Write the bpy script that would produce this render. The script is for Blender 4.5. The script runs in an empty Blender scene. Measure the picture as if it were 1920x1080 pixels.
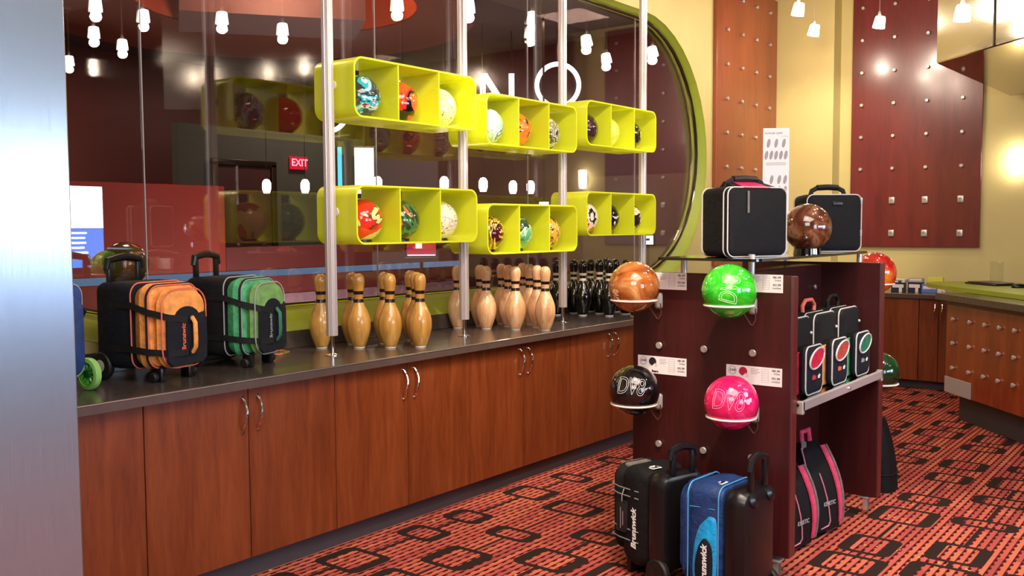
import bpy, bmesh, math, random
from mathutils import Matrix, Vector
random.seed(7)
SC = bpy.context.scene
COL = SC.collection
R = math.radians
PI = math.pi

# ------------------------------------------------------------------ camera, world, lights, exposure
cam = bpy.data.cameras.new('camera'); cam.sensor_width = 36.0; cam.lens = 1782.4*36/1920
cam.clip_start = 0.05; cam.clip_end = 100
co = bpy.data.objects.new('camera', cam); COL.objects.link(co); SC.camera = co
_y, _p, _r = R(37.811), R(-3.711), R(-0.2956)
_f = Vector((-math.sin(_y)*math.cos(_p), math.cos(_y)*math.cos(_p), math.sin(_p)))
_rt = Vector((math.cos(_y), math.sin(_y), 0)); _up = _rt.cross(_f)
_r2 = _rt*math.cos(_r)+_up*math.sin(_r); _u2 = _up*math.cos(_r)-_rt*math.sin(_r)
m3 = Matrix((_r2, _u2, -_f)).transposed()
co.matrix_world = Matrix.Translation((0, 0, 1.47)) @ m3.to_4x4()

W = bpy.data.worlds.new('world'); SC.world = W; W.use_nodes = True
W.node_tree.nodes['Background'].inputs[0].default_value = (1.0, .82, .66, 1)
W.node_tree.nodes['Background'].inputs[1].default_value = 0.25
SC.view_settings.view_transform = 'Standard'; SC.view_settings.look = 'None'
SC.view_settings.exposure = 0.75; SC.view_settings.gamma = 1.0
SC.view_settings.use_curve_mapping = False

def lamp(kind, loc, energy, color, size=.05, to=None, spot=60, blend=.6, sy=None):
    L = bpy.data.lights.new('lamp', kind); L.energy = energy; L.color = color
    if kind == 'AREA':
        L.size = size
        if sy: L.shape = 'RECTANGLE'; L.size_y = sy
    else: L.shadow_soft_size = size
    if kind == 'SPOT': L.spot_size = R(spot); L.spot_blend = blend
    o = bpy.data.objects.new('lamp', L); COL.objects.link(o); o.location = loc
    if to is not None:
        o.rotation_euler = (Vector(to)-Vector(loc)).to_track_quat('-Z', 'Y').to_euler()
    return o
WARM = (1.0, .84, .65)
lamp('AREA', (-.3, 1.6, 3.70), 95, (1, .86, .70), 2.6, to=(-.3, 1.6, 0), sy=2.2)      # added ambient fill lights, unseen, above and behind the viewer
lamp('AREA', (.2, -.6, 2.9), 45, (1, .90, .80), 2.0, to=(-2.2, 3.2, .8), sy=1.4)
lamp('SPOT', (-2.05, 4.85, 3.15), 330, WARM, .04, to=(-3.38, 4.02, 2.16), spot=19)       # aimed halogens on the ball cubbies
lamp('SPOT', (-2.3, 5.6, 3.15), 95, WARM, .04, to=(-3.4, 5.9, 2.1), spot=30)
lamp('SPOT', (-1.9, 5.2, 3.15), 130, WARM, .04, to=(-3.25, 4.5, .95), spot=30)
lamp('SPOT', (-1.5, 3.2, 3.3), 130, WARM, .05, to=(-3.4, 3.6, 1.75), spot=46)  # extra fill spots added to brighten the cubbies
lamp('SPOT', (-1.6, 4.0, 3.3), 130, WARM, .05, to=(-3.4, 4.9, 1.75), spot=46)
lamp('SPOT', (-.35, 4.6, 3.15), 150, WARM, .04, to=(-1.35, 4.65, 0), spot=34)
lamp('SPOT', (-1.2, 2.3, 3.15), 120, WARM, .04, to=(-2.75, 3.75, 0), spot=40)
lamp('SPOT', (-1.1, 2.6, 3.15), 55, WARM, .04, to=(-1.65, 3.55, 1.2), spot=40)
lamp('SPOT', (-2.5, 7.6, 3.1), 70, (1, .92, .66), .05, to=(-3.3, 9.3, 1.9), spot=60)
lamp('SPOT', (-1.95, 6.3, 3.1), 45, WARM, .05, to=(-3.86, 8.6, 1.8), spot=50)
for x, y, z, e in ((-5.0, 3.0, 3.40, 30), (-9.3, 4.2, 3.40, 40), (-8.0, 7.7, 3.40, 40), (-5.0, 7.4, 3.40, 25)):
    lamp('AREA', (x, y, z), e, (1, .66, .52), .5, to=(x, y, 0))
lamp('AREA', (-5.3, 5.0, .35), 70, (1, .70, .55), 1.0, to=(-6.3, 5.6, 3.2))  # added uplight, hidden below the sill, brightening the lounge drum
lamp('AREA', (-5.3, 4.3, 3.10), 24, (1, .60, .36), .2, to=(-5.9, 4.75, 4))
lamp('AREA', (2.3, 1.7, 1.7), 34, (.60, .78, 1.0), 1.3, to=(-2.3, 1.1, 1.5))          # added bluish fill, out of view, to brighten the steel pillar

# ------------------------------------------------------------------ materials
def srgb(h):
    c = [int(h[i:i+2], 16)/255 for i in (0, 2, 4)]
    return tuple((v/12.92 if v <= .04045 else ((v+.055)/1.055)**2.4) for v in c)+(1,)

class NT:
    """small wrapper for building shader nodes"""
    def __init__(s, name):
        s.m = bpy.data.materials.new(name); s.m.use_nodes = True
        s.t = s.m.node_tree; s.p = s.t.nodes['Principled BSDF']; s.out = s.t.nodes['Material Output']
    def n(s, typ, **kw):
        a = s.t.nodes.new(typ)
        for k, v in kw.items(): setattr(a, k, v)
        return a
    def link(s, a, b): s.t.links.new(a, b)
    def put(s, sock, v):
        if hasattr(v, 'default_value') or isinstance(v, bpy.types.NodeSocket): s.link(v, sock)
        else: sock.default_value = v
    def math(s, op, a, b=None, c=None):
        q = s.n('ShaderNodeMath', operation=op); s.put(q.inputs[0], a)
        if b is not None: s.put(q.inputs[1], b)
        if c is not None: s.put(q.inputs[2], c)
        return q.outputs[0]
    def mix(s, f, a, b):
        q = s.n('ShaderNodeMix', data_type='RGBA'); s.put(q.inputs[0], f); s.put(q.inputs[6], a); s.put(q.inputs[7], b)
        return q.outputs[2]
    def ramp(s, f, stops, const=False):
        q = s.n('ShaderNodeValToRGB'); e = q.color_ramp.elements
        if const: q.color_ramp.interpolation = 'CONSTANT'
        while len(e) < len(stops): e.new(.5)
        for k, (p, c) in zip(e, stops): k.position = p; k.color = srgb(c) if isinstance(c, str) else c
        s.link(f, q.inputs[0]); return q.outputs[0]
    def coord(s, kind='Object', scale=(1, 1, 1)):
        a = s.n('ShaderNodeTexCoord'); mp = s.n('ShaderNodeMapping'); mp.inputs['Scale'].default_value = scale
        s.link(a.outputs[kind], mp.inputs[0]); return mp.outputs[0]
    def noise(s, v, scale, detail=3, rough=.5, dist=0):
        q = s.n('ShaderNodeTexNoise'); s.link(v, q.inputs['Vector']); q.inputs['Scale'].default_value = scale
        q.inputs['Detail'].default_value = detail; q.inputs['Roughness'].default_value = rough; q.inputs['Distortion'].default_value = dist
        return q.outputs[0]
    def bump(s, h, strength, dist=.01):
        q = s.n('ShaderNodeBump'); q.inputs['Strength'].default_value = strength; q.inputs['Distance'].default_value = dist
        s.link(h, q.inputs['Height']); s.link(q.outputs[0], s.p.inputs['Normal'])
    def set(s, **kw):
        for k, v in kw.items(): s.put(s.p.inputs[k.replace('_', ' ')], v)
        return s

def plain(name, col, rough=.5, metal=0, coat=0, bump=0, bscale=60, var=.12, spec=.5, emit=0, alpha=None):
    t = NT(name); c = srgb(col) if isinstance(col, str) else col
    v = t.coord()
    if var:
        nz = t.noise(v, bscale*.25, 4)
        lo = tuple(k*(1-var) for k in c[:3])+(1,); hi = tuple(min(1, k*(1+var)) for k in c[:3])+(1,)
        t.put(t.p.inputs['Base Color'], t.ramp(nz, [(.3, lo), (.7, hi)]))
    else: t.p.inputs['Base Color'].default_value = c
    t.set(Roughness=rough, Metallic=metal, Coat_Weight=coat, Specular_IOR_Level=spec)
    t.p.inputs['Coat Roughness'].default_value = .08
    if bump: t.bump(t.noise(v, bscale, 3), bump, .003)
    if emit: t.p.inputs['Emission Color'].default_value = c; t.p.inputs['Emission Strength'].default_value = emit
    return t.m

def wood(name, dark, mid, light, rough=.35, coat=.25, scale=(9, 9, .9)):
    t = NT(name); v = t.coord('Object', scale)
    a = t.noise(v, 3.0, 6, .6, .6)
    v2 = t.coord('Object', (scale[0]*8, scale[1]*8, scale[2]*3)); b = t.noise(v2, 4, 3, .6)
    v3 = t.coord('Object', (1.5, 1.5, .15)); d = t.noise(v3, 3, 2)
    f = t.math('ADD', t.math('MULTIPLY', a, .5), t.math('ADD', t.math('MULTIPLY', b, .25), t.math('MULTIPLY', d, .25)))
    t.put(t.p.inputs['Base Color'], t.ramp(f, [(.36, dark), (.5, mid), (.64, light)]))
    t.set(Roughness=rough, Coat_Weight=coat); t.p.inputs['Coat Roughness'].default_value = .15
    return t.m

def swirl(name, stops, scale=7, dist=2.5, const=True, rough=.12, seed=0):
    t = NT(name); mp = t.n('ShaderNodeMapping'); tc = t.n('ShaderNodeTexCoord'); t.link(tc.outputs['Object'], mp.inputs[0])
    mp.inputs['Location'].default_value = (seed*1.7, seed*.9, seed*2.3)
    nz = t.noise(mp.outputs[0], scale, 3, .55, dist)
    t.put(t.p.inputs['Base Color'], t.ramp(nz, stops, const))
    t.set(Roughness=rough, Coat_Weight=.8); t.p.inputs['Coat Roughness'].default_value = .03
    return t.m

def emis(name, col, s):
    t = NT(name); e = t.n('ShaderNodeEmission'); e.inputs[0].default_value = srgb(col); e.inputs[1].default_value = s
    t.link(e.outputs[0], t.out.inputs[0]); return t.m

def fabric(name, col, rough=.75, sc=260, wr=5):
    t = NT(name); v = t.coord(); c = srgb(col)
    nz = t.noise(v, 30, 4)
    t.put(t.p.inputs['Base Color'], t.ramp(nz, [(.3, tuple(k*.75 for k in c[:3])+(1,)), (.7, tuple(min(1, k*1.2) for k in c[:3])+(1,))]))
    t.set(Roughness=rough, Specular_IOR_Level=.28); h = t.math('ADD', t.math('MULTIPLY', t.noise(v, sc, 2), .25), t.noise(v, wr*3, 3, .5, .8))
    t.bump(h, .55, .012); return t.m

def carpet():
    t = NT('carpet'); g = t.n('ShaderNodeNewGeometry'); sp = t.n('ShaderNodeSeparateXYZ'); t.link(g.outputs['Position'], sp.inputs[0])
    x, y = sp.outputs[0], sp.outputs[1]; M = t.math
    def rnd(a, b, k):
        c = t.n('ShaderNodeCombineXYZ'); t.put(c.inputs[0], a); t.put(c.inputs[1], b); c.inputs[2].default_value = k*3.17
        w = t.n('ShaderNodeTexWhiteNoise'); t.link(c.outputs[0], w.inputs[0]); return w.outputs[0]
    px, py = .352, .88
    u = M('ADD', M('DIVIDE', x, px), .28); ci = M('FLOOR', u); fx = M('MULTIPLY', M('SUBTRACT', M('SUBTRACT', u, ci), .5), px)
    h = rnd(ci, 0.0, 1); vv = M('ADD', M('DIVIDE', y, py), h); cj = M('FLOOR', vv); fy = M('MULTIPLY', M('SUBTRACT', vv, cj), py)
    a, b, c2, d2 = (rnd(ci, cj, k) for k in (2, 3, 4, 5))
    def rbox(cy, hw, hh, r):
        qx = M('ADD', M('SUBTRACT', M('ABSOLUTE', fx), hw), r); qy = M('ADD', M('SUBTRACT', M('ABSOLUTE', M('SUBTRACT', fy, cy)), hh), r)
        mx, my = M('MAXIMUM', qx, 0.0), M('MAXIMUM', qy, 0.0)
        ln = M('SQRT', M('ADD', M('MULTIPLY', mx, mx), M('MULTIPLY', my, my)))
        return M('SUBTRACT', M('ADD', ln, M('MINIMUM', M('MAXIMUM', qx, qy), 0.0)), r)
    def ring(cy, a, b):
        hw = M('MULTIPLY_ADD', a, .045, .112); hh = M('MULTIPLY_ADD', b, .075, .070)
        o = rbox(cy, hw, hh, .045); i = rbox(cy, M('SUBTRACT', hw, .054), M('SUBTRACT', hh, .030), .022)
        ins = M('LESS_THAN', o, 0.0); hole = M('LESS_THAN', i, 0.0)
        return ins, M('MULTIPLY', ins, M('SUBTRACT', 1.0, hole))
    i1, r1 = ring(M('MULTIPLY_ADD', c2, .06, .17), a, b)
    i2, r2 = ring(M('MULTIPLY_ADD', d2, .18, .50), d2, c2)
    conn = M('MULTIPLY', M('LESS_THAN', M('ABSOLUTE', fx), .0085), M('SUBTRACT', 1.0, M('MAXIMUM', i1, i2)))
    dark = M('MAXIMUM', M('MAXIMUM', r1, r2), conn)
    s = M('DIVIDE', x, .0335); si = M('FLOOR', s); sf = M('SUBTRACT', s, si)
    dash = M('FRACT', M('ADD', M('DIVIDE', y, .062), rnd(si, 1.0, 8)))
    thin = M('MULTIPLY', M('LESS_THAN', sf, .42), M('LESS_THAN', dash, .52))
    thin = M('MAXIMUM', thin, M('MULTIPLY', M('LESS_THAN', sf, .24), .85))
    band = rnd(si, M('FLOOR', M('DIVIDE', y, .35)), 9)
    v = t.coord('Object')
    base = t.ramp(M('ADD', M('MULTIPLY', band, .6), M('MULTIPLY', t.noise(v, 3, 3), .4)), [(.15, 'a24846'), (.45, 'ba5a4c'), (.7, 'ca6e54'), (.9, 'b04c50')])
    col = t.mix(thin, base, srgb('3e1012'))
    # sparse star-burst specks
    vo = t.n('ShaderNodeTexVoronoi'); vo.inputs['Scale'].default_value = 24; t.link(v, vo.inputs['Vector'])
    sel = M('GREATER_THAN', t.noise(v, 2.6, 1), .64)
    spk = M('MULTIPLY', M('LESS_THAN', vo.outputs['Distance'], .16), sel)
    col = t.mix(spk, col, srgb('d8b070'))
    col = t.mix(dark, col, srgb('2e211e'))
    t.put(t.p.inputs['Base Color'], col); t.set(Roughness=.95, Specular_IOR_Level=.1)
    t.bump(t.noise(v, 420, 2), .5, .004); return t.m

def glass(name, tint, refl):
    t = NT(name); tr = t.n('ShaderNodeBsdfTransparent'); tr.inputs[0].default_value = tint
    gl = t.n('ShaderNodeBsdfGlossy'); gl.inputs['Roughness'].default_value = 0.0
    ge = t.n('ShaderNodeNewGeometry'); dt = t.n('ShaderNodeVectorMath', operation='DOT_PRODUCT')
    t.link(ge.outputs['Normal'], dt.inputs[0]); t.link(ge.outputs['Incoming'], dt.inputs[1])
    sch = t.math('POWER', t.math('SUBTRACT', 1.0, t.math('ABSOLUTE', dt.outputs['Value'])), 5.0)
    f = t.math('MINIMUM', t.math('MULTIPLY', t.math('MULTIPLY_ADD', sch, .96, .045), refl), 1.0)
    mx = t.n('ShaderNodeMixShader'); t.link(f, mx.inputs[0]); t.link(tr.outputs[0], mx.inputs[1]); t.link(gl.outputs[0], mx.inputs[2])
    t.link(mx.outputs[0], t.out.inputs[0]); return t.m

def acrylic(name, col, tr=.25, rough=.3):
    t = NT(name); d = t.n('ShaderNodeBsdfTranslucent'); d.inputs[0].default_value = srgb(col)
    t.p.inputs['Base Color'].default_value = srgb(col); t.set(Roughness=rough)
    mx = t.n('ShaderNodeMixShader'); mx.inputs[0].default_value = tr
    t.link(t.p.outputs[0], mx.inputs[1]); t.link(d.outputs[0], mx.inputs[2]); t.link(mx.outputs[0], t.out.inputs[0]); return t.m

def steel(name, col, rough=.28, stretch=(60, 60, 1), aniso=.7):
    t = NT(name); v = t.coord('Object', stretch); nz = t.noise(v, 6, 4, .6)
    c = srgb(col)
    t.put(t.p.inputs['Base Color'], t.ramp(nz, [(.3, tuple(k*.88 for k in c[:3])+(1,)), (.7, c)]))
    t.set(Roughness=rough, Metallic=1.0, Anisotropic=aniso); t.bump(nz, .06, .002); return t.m

M = dict(
    carpet=carpet(),
    cream=plain('cream_plaster', 'cab87a', .7, bscale=8, var=.06),
    lime=plain('lime_paint', '93a02c', .45, var=.04),
    ceil=plain('ceiling_paint', '8d8078', .85, var=.04),
    lounge_ceil=plain('lounge_ceiling', '4a3a3c', .8, var=.05),
    maroon=plain('maroon_paint', '55201c', .5, var=.08, bscale=6),
    maroon_panel=wood('maroon_veneer', '5a1d1a', '6b2422', '772a26', .28, .4, (3, 3, .5)),
    rust_panel=wood('rust_veneer', '7e3a22', '8d4428', '9a4c30', .32, .3, (3, 3, .5)),
    sapele=wood('sapele_veneer', '5d270f', '753616', '874320', .36, .22),
    mahog=wood('mahogany_laminate', '300c0c', '3d1111', '481616', .38, .12, (5, 5, .5)),
    mahog_edge=wood('mahogany_edge', '4f1a19', '5c211f', '662625', .4, .1, (5, 5, .5)),
    deskwood=wood('desk_veneer', '6d2a14', '863a1c', '984624', .2, .5, (3, 3, .6)),
    top=plain('dark_stone_laminate', '453c38', .24, var=.15, bscale=160, coat=.3),
    lip=plain('counter_lip', '54443f', .3, var=.1),
    kick=plain('grey_vinyl_kick', '3d3a40', .55, var=.05),
    trim_line=plain('bright_edge', 'd8c8b8', .25, metal=.8, var=0),
    chrome=plain('chrome', 'e2dcd8', .07, metal=1, var=0),
    dchrome=plain('dark_trim', '3a332c', .25, metal=.7, var=0),
    alu=plain('satin_aluminium', 'd0c6c6', .34, metal=.55, var=0),
    steel=None,
    hood=steel('satin_steel', 'c4bdb5', .14, (1.5, 1.5, 60), .5),
    mirror=plain('polished_underside', 'a39683', .04, metal=1, var=0),
    satin=plain('satin_nickel', 'cdc3bd', .35, metal=.6, var=0),
    acr=acrylic('lime_acrylic', 'eaf03a', .36, .25),
    white=plain('white_plastic', 'e6e0da', .4, var=0),
    wire=plain('white_coated_wire', 'efe6da', .3, var=0),
    grey=plain('grey_plastic', 'a8a2a2', .35, var=0),
    black=plain('black_plastic', '121113', .3, var=0),
    rubber=plain('black_rubber', '0d0d0e', .55, var=0),
    pane=glass('window_glass', (.80, .77, .76, 1), 2.4),
    bglass=plain('black_glass', '0a0a0b', .04, var=0, coat=1),
    strutm=plain('smoked_acrylic', '6e4a44', .3, var=0),
    clear=glass('clear_acrylic', (.93, .95, .94, 1), 1.0),
    paper=plain('white_card', 'efe2e2', .6, var=0),
    ink=plain('black_ink', '1b191c', .6, var=0),
    ink_grey=plain('grey_ink', '9a9299', .6, var=0),
    ink_red=plain('red_ink', 'b3123c', .6, var=0),
    shade=emis('frosted_glow', 'fff1e0', 14),
    neon=emis('white_neon', 'f4f4ff', 3.2),
    blk_fab=fabric('black_nylon', '0b0a0d'),
    navy_fab=fabric('dark_navy_nylon', '10131f'),
    orange_fab=fabric('orange_satin', 'e8984e', .4, 200, 9),
    green_fab=fabric('green_satin', '4fa873', .4, 200, 9),
    olive_fab=fabric('pale_green_nylon', '6f9a58', .55),
    blue_fab=fabric('blue_nylon', '223a6e', .5, 200, 8),
    sky_fab=fabric('bright_blue_satin', '1f9fe0', .35, 200, 8),
    pink_fab=fabric('pink_satin', 'cf4468', .4),
    red_fab=fabric('red_mesh', 'd11f45', .6),
    rust_fab=fabric('rust_mesh', 'b0443a', .6),
    dgreen_fab=fabric('green_mesh', '2f6e57', .6),
    rose_fab=fabric('rose_nylon', 'b21f52', .5),
    grey_fab=fabric('grey_nylon', '6f6a66', .6),
    strap=fabric('black_webbing', '16181a', .6, 400),
    pipe_w=plain('white_piping', 'c4c0be', .5, var=0),
    pipe_g=plain('grey_piping', '9a9c9c', .5, var=0),
    pipe_o=plain('orange_piping', 'e0705a', .5, var=0),
    pipe_p=plain('pink_piping', 'd48096', .5, var=0),
    pipe_b=plain('blue_piping', '4f9ad0', .5, var=0),
    logo=plain('white_print', 'f0eeee', .5, var=0),
    logo_o=plain('orange_print', 'e86a4a', .5, var=0),
    logo_r=plain('red_print', 'd9405a', .5, var=0),
    lounge_red=plain('lounge_red', '6a1a15', .6, var=.1, bscale=6),
    right_red=plain('right_wall_maroon', '3a1412', .8, var=.05),
    lounge_low=plain('lounge_wine', '4a1c20', .55, var=.08, bscale=6),
    lounge_dark=plain('lounge_brown', '3b1a1a', .5, var=.1, bscale=6),
    lounge_olive=plain('lounge_olive', '554a38', .6, var=.06),
    lounge_teal=plain('lounge_teal', '3e4a42', .6, var=.06),
    drum=plain('rust_drum', '5c2a1d', .5, var=.05),
    soffit=plain('purple_grey_soffit', '5c4a4e', .6, var=.05),
    drum_in=plain('orange_cove', 'c4562c', .6, var=.05),
    blue_stripe=emis('blue_lit_strip', '7d9cc4', .55),
    lav=plain('lavender_band', '6a5c70', .5, var=.04),
)

t = NT('brushed_pillar_steel'); v = t.coord('Object', (60, 60, 1.0)); nz = t.noise(v, 6, 4, .6)
t.put(t.p.inputs['Base Color'], t.ramp(nz, [(.3, '98a6b6'), (.7, 'a8b6c4')])); t.set(Metallic=.8, Roughness=.24); t.bump(nz, .04, .002); M['steel'] = t.m
# ------------------------------------------------------------------ geometry helper
class G:
    def __init__(s): s.v = []; s.f = []
    def add(s, vs, fs):
        k = len(s.v); s.v += [tuple(a) for a in vs]; s.f += [tuple(i+k for i in f) for f in fs]; return s
    def box(s, c, d, bev=0, seg=2, M=None):
        b = bmesh.new(); bmesh.ops.create_cube(b, size=1.0)
        for v in b.verts: v.co = Vector((v.co.x*d[0], v.co.y*d[1], v.co.z*d[2]))
        if bev: bmesh.ops.bevel(b, geom=list(b.edges), offset=bev, segments=seg, profile=.5, affect='EDGES')
        b.verts.ensure_lookup_table(); c = Vector(c)
        vs = [(M @ (v.co) if M else v.co)+c for v in b.verts]
        s.add(vs, [[v.index for v in f.verts] for f in b.faces]); b.free(); return s
    def loft(s, loops, caps=True, closed=True):
        n = len(loops[0]); vs = [p for l in loops for p in l]; fs = []
        for i in range(len(loops)-1):
            for j in range(n if closed else n-1):
                k = (j+1) % n; fs.append((i*n+j, i*n+k, (i+1)*n+k, (i+1)*n+j))
        if caps: fs.append(tuple(reversed(range(n)))); fs.append(tuple(range((len(loops)-1)*n, len(loops)*n)))
        return s.add(vs, fs)
    def tube(s, pts, r, n=8, closed=False, flat=None):
        pts = [Vector(p) for p in pts]; loops = []; L = len(pts); up = None
        for i, p in enumerate(pts):
            a = pts[(i-1) % L] if (closed or i) else p; b = pts[(i+1) % L] if (closed or i < L-1) else p
            t = (b-a).normalized() if (b-a).length > 1e-9 else Vector((0, 0, 1))
            if up is None: up = Vector((0, 0, 1)) if abs(t.z) < .9 else Vector((1, 0, 0))
            e = t.cross(up).normalized() if t.cross(up).length > 1e-6 else t.orthogonal().normalized()
            q = e.cross(t).normalized(); up = q
            rr = r[i] if isinstance(r, (list, tuple)) else r
            fl = flat or 1.0
            loops.append([p+e*math.cos(2*PI*k/n)*rr*fl+q*math.sin(2*PI*k/n)*rr for k in range(n)])
        if closed: loops.append(loops[0]); return s.loft(loops, False)
        return s.loft(loops)
    def strap(s, pts, w, t, nrm):
        """flat band: pts path, width w along wdir = tangent x normal, normals list"""
        loops = []; L = len(pts); pts = [Vector(p) for p in pts]
        for i, p in enumerate(pts):
            a = pts[max(i-1, 0)]; b = pts[min(i+1, L-1)]; tg = (b-a).normalized(); nn = Vector(nrm[i]).normalized()
            e = tg.cross(nn).normalized()
            loops.append([p+e*w/2, p-e*w/2, p-e*w/2+nn*t, p+e*w/2+nn*t])
        return s.loft(loops)
    def lathe(s, prof, n=24, c=(0, 0, 0), axis='Z', caps=True):
        loops = []
        for r, z in prof:
            l = []
            for k in range(n):
                a = 2*PI*k/n; x, y = r*math.cos(a), r*math.sin(a)
                p = (x, y, z) if axis == 'Z' else ((z, x, y) if axis == 'X' else (y, z, x))
                l.append((p[0]+c[0], p[1]+c[1], p[2]+c[2]))
            loops.append(l)
        return s.loft(loops, caps)
    def prism(s, poly, z0, z1):
        n = len(poly)
        return s.add([(x, y, z0) for x, y in poly]+[(x, y, z1) for x, y in poly],
                     [tuple(reversed(range(n))), tuple(range(n, 2*n))]+[(i, (i+1) % n, (i+1) % n+n, i+n) for i in range(n)])
    def xf(s, M): s.v = [tuple(M @ Vector(v)) for v in s.v]; return s
    def text(s, txt, size, M=None, ext=.0004, off=0, shear=0, align='CENTER', spacing=1.0, outline=0, fn=None):
        cu = bpy.data.curves.new('t', 'FONT'); cu.body = txt; cu.size = size; cu.extrude = ext; cu.offset = off; cu.shear = shear
        cu.align_x = align; cu.align_y = 'CENTER'; cu.space_character = spacing; cu.resolution_u = 3
        if outline: cu.fill_mode = 'NONE'; cu.extrude = 0; cu.bevel_depth = outline; cu.bevel_resolution = 0
        o = bpy.data.objects.new('t', cu); COL.objects.link(o)
        me = o.evaluated_get(bpy.context.evaluated_depsgraph_get()).to_mesh()
        vs = [v.co.copy() for v in me.vertices]; fs = [tuple(p.vertices) for p in me.polygons]
        if fn: vs = [fn(v) for v in vs]
        if M: vs = [M @ v for v in vs]
        s.add(vs, fs); COL.objects.unlink(o); bpy.data.objects.remove(o); bpy.data.curves.remove(cu); return s
    def outline(s, txt, size, rad, fn, shear=0, spacing=1.0):
        cu = bpy.data.curves.new('t', 'FONT'); cu.body = txt; cu.size = size; cu.shear = shear; cu.fill_mode = 'NONE'
        cu.align_x = 'CENTER'; cu.align_y = 'CENTER'; cu.space_character = spacing; cu.resolution_u = 3
        o = bpy.data.objects.new('t', cu); COL.objects.link(o)
        me = o.evaluated_get(bpy.context.evaluated_depsgraph_get()).to_mesh()
        vs = [v.co.copy() for v in me.vertices]; nb = {}
        for e in me.edges:
            a, b = e.vertices; nb.setdefault(a, []).append(b); nb.setdefault(b, []).append(a)
        COL.objects.unlink(o); bpy.data.objects.remove(o); bpy.data.curves.remove(cu); seen = set()
        for st in nb:
            if st in seen: continue
            lp = [st]; seen.add(st); cur = st
            while True:
                nx_ = [q for q in nb[cur] if q not in seen]
                if not nx_: break
                cur = nx_[0]; seen.add(cur); lp.append(cur)
            pts = []
            for i in range(len(lp)):
                a, b = vs[lp[i]], vs[lp[(i+1) % len(lp)]]; m_ = max(1, int((b-a).length/.006))
                pts += [fn(a.lerp(b, q/m_)) for q in range(m_)]
            clean = [p for i, p in enumerate(pts) if (p-pts[i-1]).length > 1e-5]
            if len(clean) > 2: s.tube(clean, rad, 4, True)
        return s
    def build(s, name, mat, parent=None, smooth=True, angle=35):
        me = bpy.data.meshes.new(name); me.from_pydata(s.v, [], s.f); me.update()
        b = bmesh.new(); b.from_mesh(me); bmesh.ops.recalc_face_normals(b, faces=b.faces); b.to_mesh(me); b.free()
        me.materials.append(M[mat] if isinstance(mat, str) else mat)
        if smooth:
            for p in me.polygons: p.use_smooth = True
            try: me.set_sharp_from_angle(angle=R(angle))
            except Exception: pass
        o = bpy.data.objects.new(name, me); COL.objects.link(o)
        if parent: o.parent = parent
        return o

def thing(name, label, cat, loc=(0, 0, 0), rz=0, group=None, ry=0):
    o = bpy.data.objects.new(name, None); COL.objects.link(o); o.location = loc; o.rotation_euler = (0, ry, rz)
    o.empty_display_size = .05
    o['label'] = label; o['category'] = cat
    if group: o['group'] = group
    return o
def tag(o, label, cat, group=None):
    o['label'] = label; o['category'] = cat
    if group: o['group'] = group
    return o
def struct(o): o['kind'] = 'structure'; return o
def sroot(name, loc=(0, 0, 0)):
    o = bpy.data.objects.new(name, None); COL.objects.link(o); o.location = loc; o['kind'] = 'structure'; return o
def copy_tree(o, parent=None):
    c = o.copy(); COL.objects.link(c)
    if parent: c.parent = parent
    for ch in list(o.children): copy_tree(ch, c)
    return c
def rrect(w, h, r, n=5, cx=0, cy=0):
    pts = []
    for qx, qy, a0 in ((1, 1, 0), (-1, 1, 90), (-1, -1, 180), (1, -1, 270)):
        for k in range(n+1):
            a = R(a0+90*k/n); pts.append((cx+qx*(w/2-r)+r*math.cos(a), cy+qy*(h/2-r)+r*math.sin(a)))
    return pts
def pillow(x0, x1, w, h, r, edge=.02, cy=0, cz=0, bulge=0, n=5):
    """soft box: rounded rectangle (y,z) swept along x with rounded rims"""
    g = G(); loops = []
    L = x1-x0
    for t, ins in ((0, edge), (edge*.3, edge*.3), (edge, 0), (L*.5, -bulge), (L-edge, 0), (L-edge*.3, edge*.3), (L, edge)):
        loops.append([(x0+t, y, z) for y, z in rrect(w-2*ins, h-2*ins, max(r-ins*.5, .004), n, cy, cz)])
    g.loft(loops); return g
def loop_tube(x, w, h, r, rad, cy=0, cz=0, n=6, tn=6):
    return G().tube([(x, y, z) for y, z in rrect(w, h, r, n, cy, cz)], rad, tn, True)

CEIL = 3.75
WX = -3.86; GX = -3.955; FY = 9.5
# ------------------------------------------------------------------ setting: shop
struct(G().box((-.6, 3.9, -.05), (6.8, 12.2, .1)).build('floor', 'carpet', smooth=False))
struct(G().box((-.7, 3.9, CEIL+.05), (6.6, 12.2, .1)).build('ceiling', 'ceil', smooth=False))
def stadium(y0, y1, zc, r, n=20):
    p = []
    for k in range(n+1):
        a = R(-90+180*k/n); p.append((y1+r*math.cos(a), zc+r*math.sin(a)))
    for k in range(n+1):
        a = R(90+180*k/n); p.append((y0+r*math.cos(a), zc+r*math.sin(a)))
    return p
OUT = stadium(2.4, 6.70, 2.055, 1.113); INN = stadium(2.4, 6.72, 2.10, 1.03)
def wall_with_hole():
    b = bmesh.new()
    def ring(pts, x):
        vs = [b.verts.new((x, y, z)) for y, z in pts]
        return [b.edges.new((vs[i], vs[(i+1) % len(vs)])) for i in range(len(vs))]
    e = ring([(-1.5, 0), (9.6, 0), (9.6, CEIL), (-1.5, CEIL)], WX)+ring(OUT, WX)
    bmesh.ops.triangle_fill(b, use_beauty=True, use_dissolve=False, edges=e, normal=(1, 0, 0))
    b.verts.ensure_lookup_table(); b.verts.index_update()
    g = G(); g.add([v.co for v in b.verts], [[v.index for v in f.verts] for f in b.faces]); b.free(); return g
wl = struct(wall_with_hole().build('wall_left', 'cream', smooth=False))
g = G(); n = len(OUT)
prof = [(WX+.004, OUT), (WX-.02, [(a*.93+c*.07, b*.93+d*.07) for (a, b), (c, d) in zip(OUT, INN)]), (GX-.02, INN)]
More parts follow.
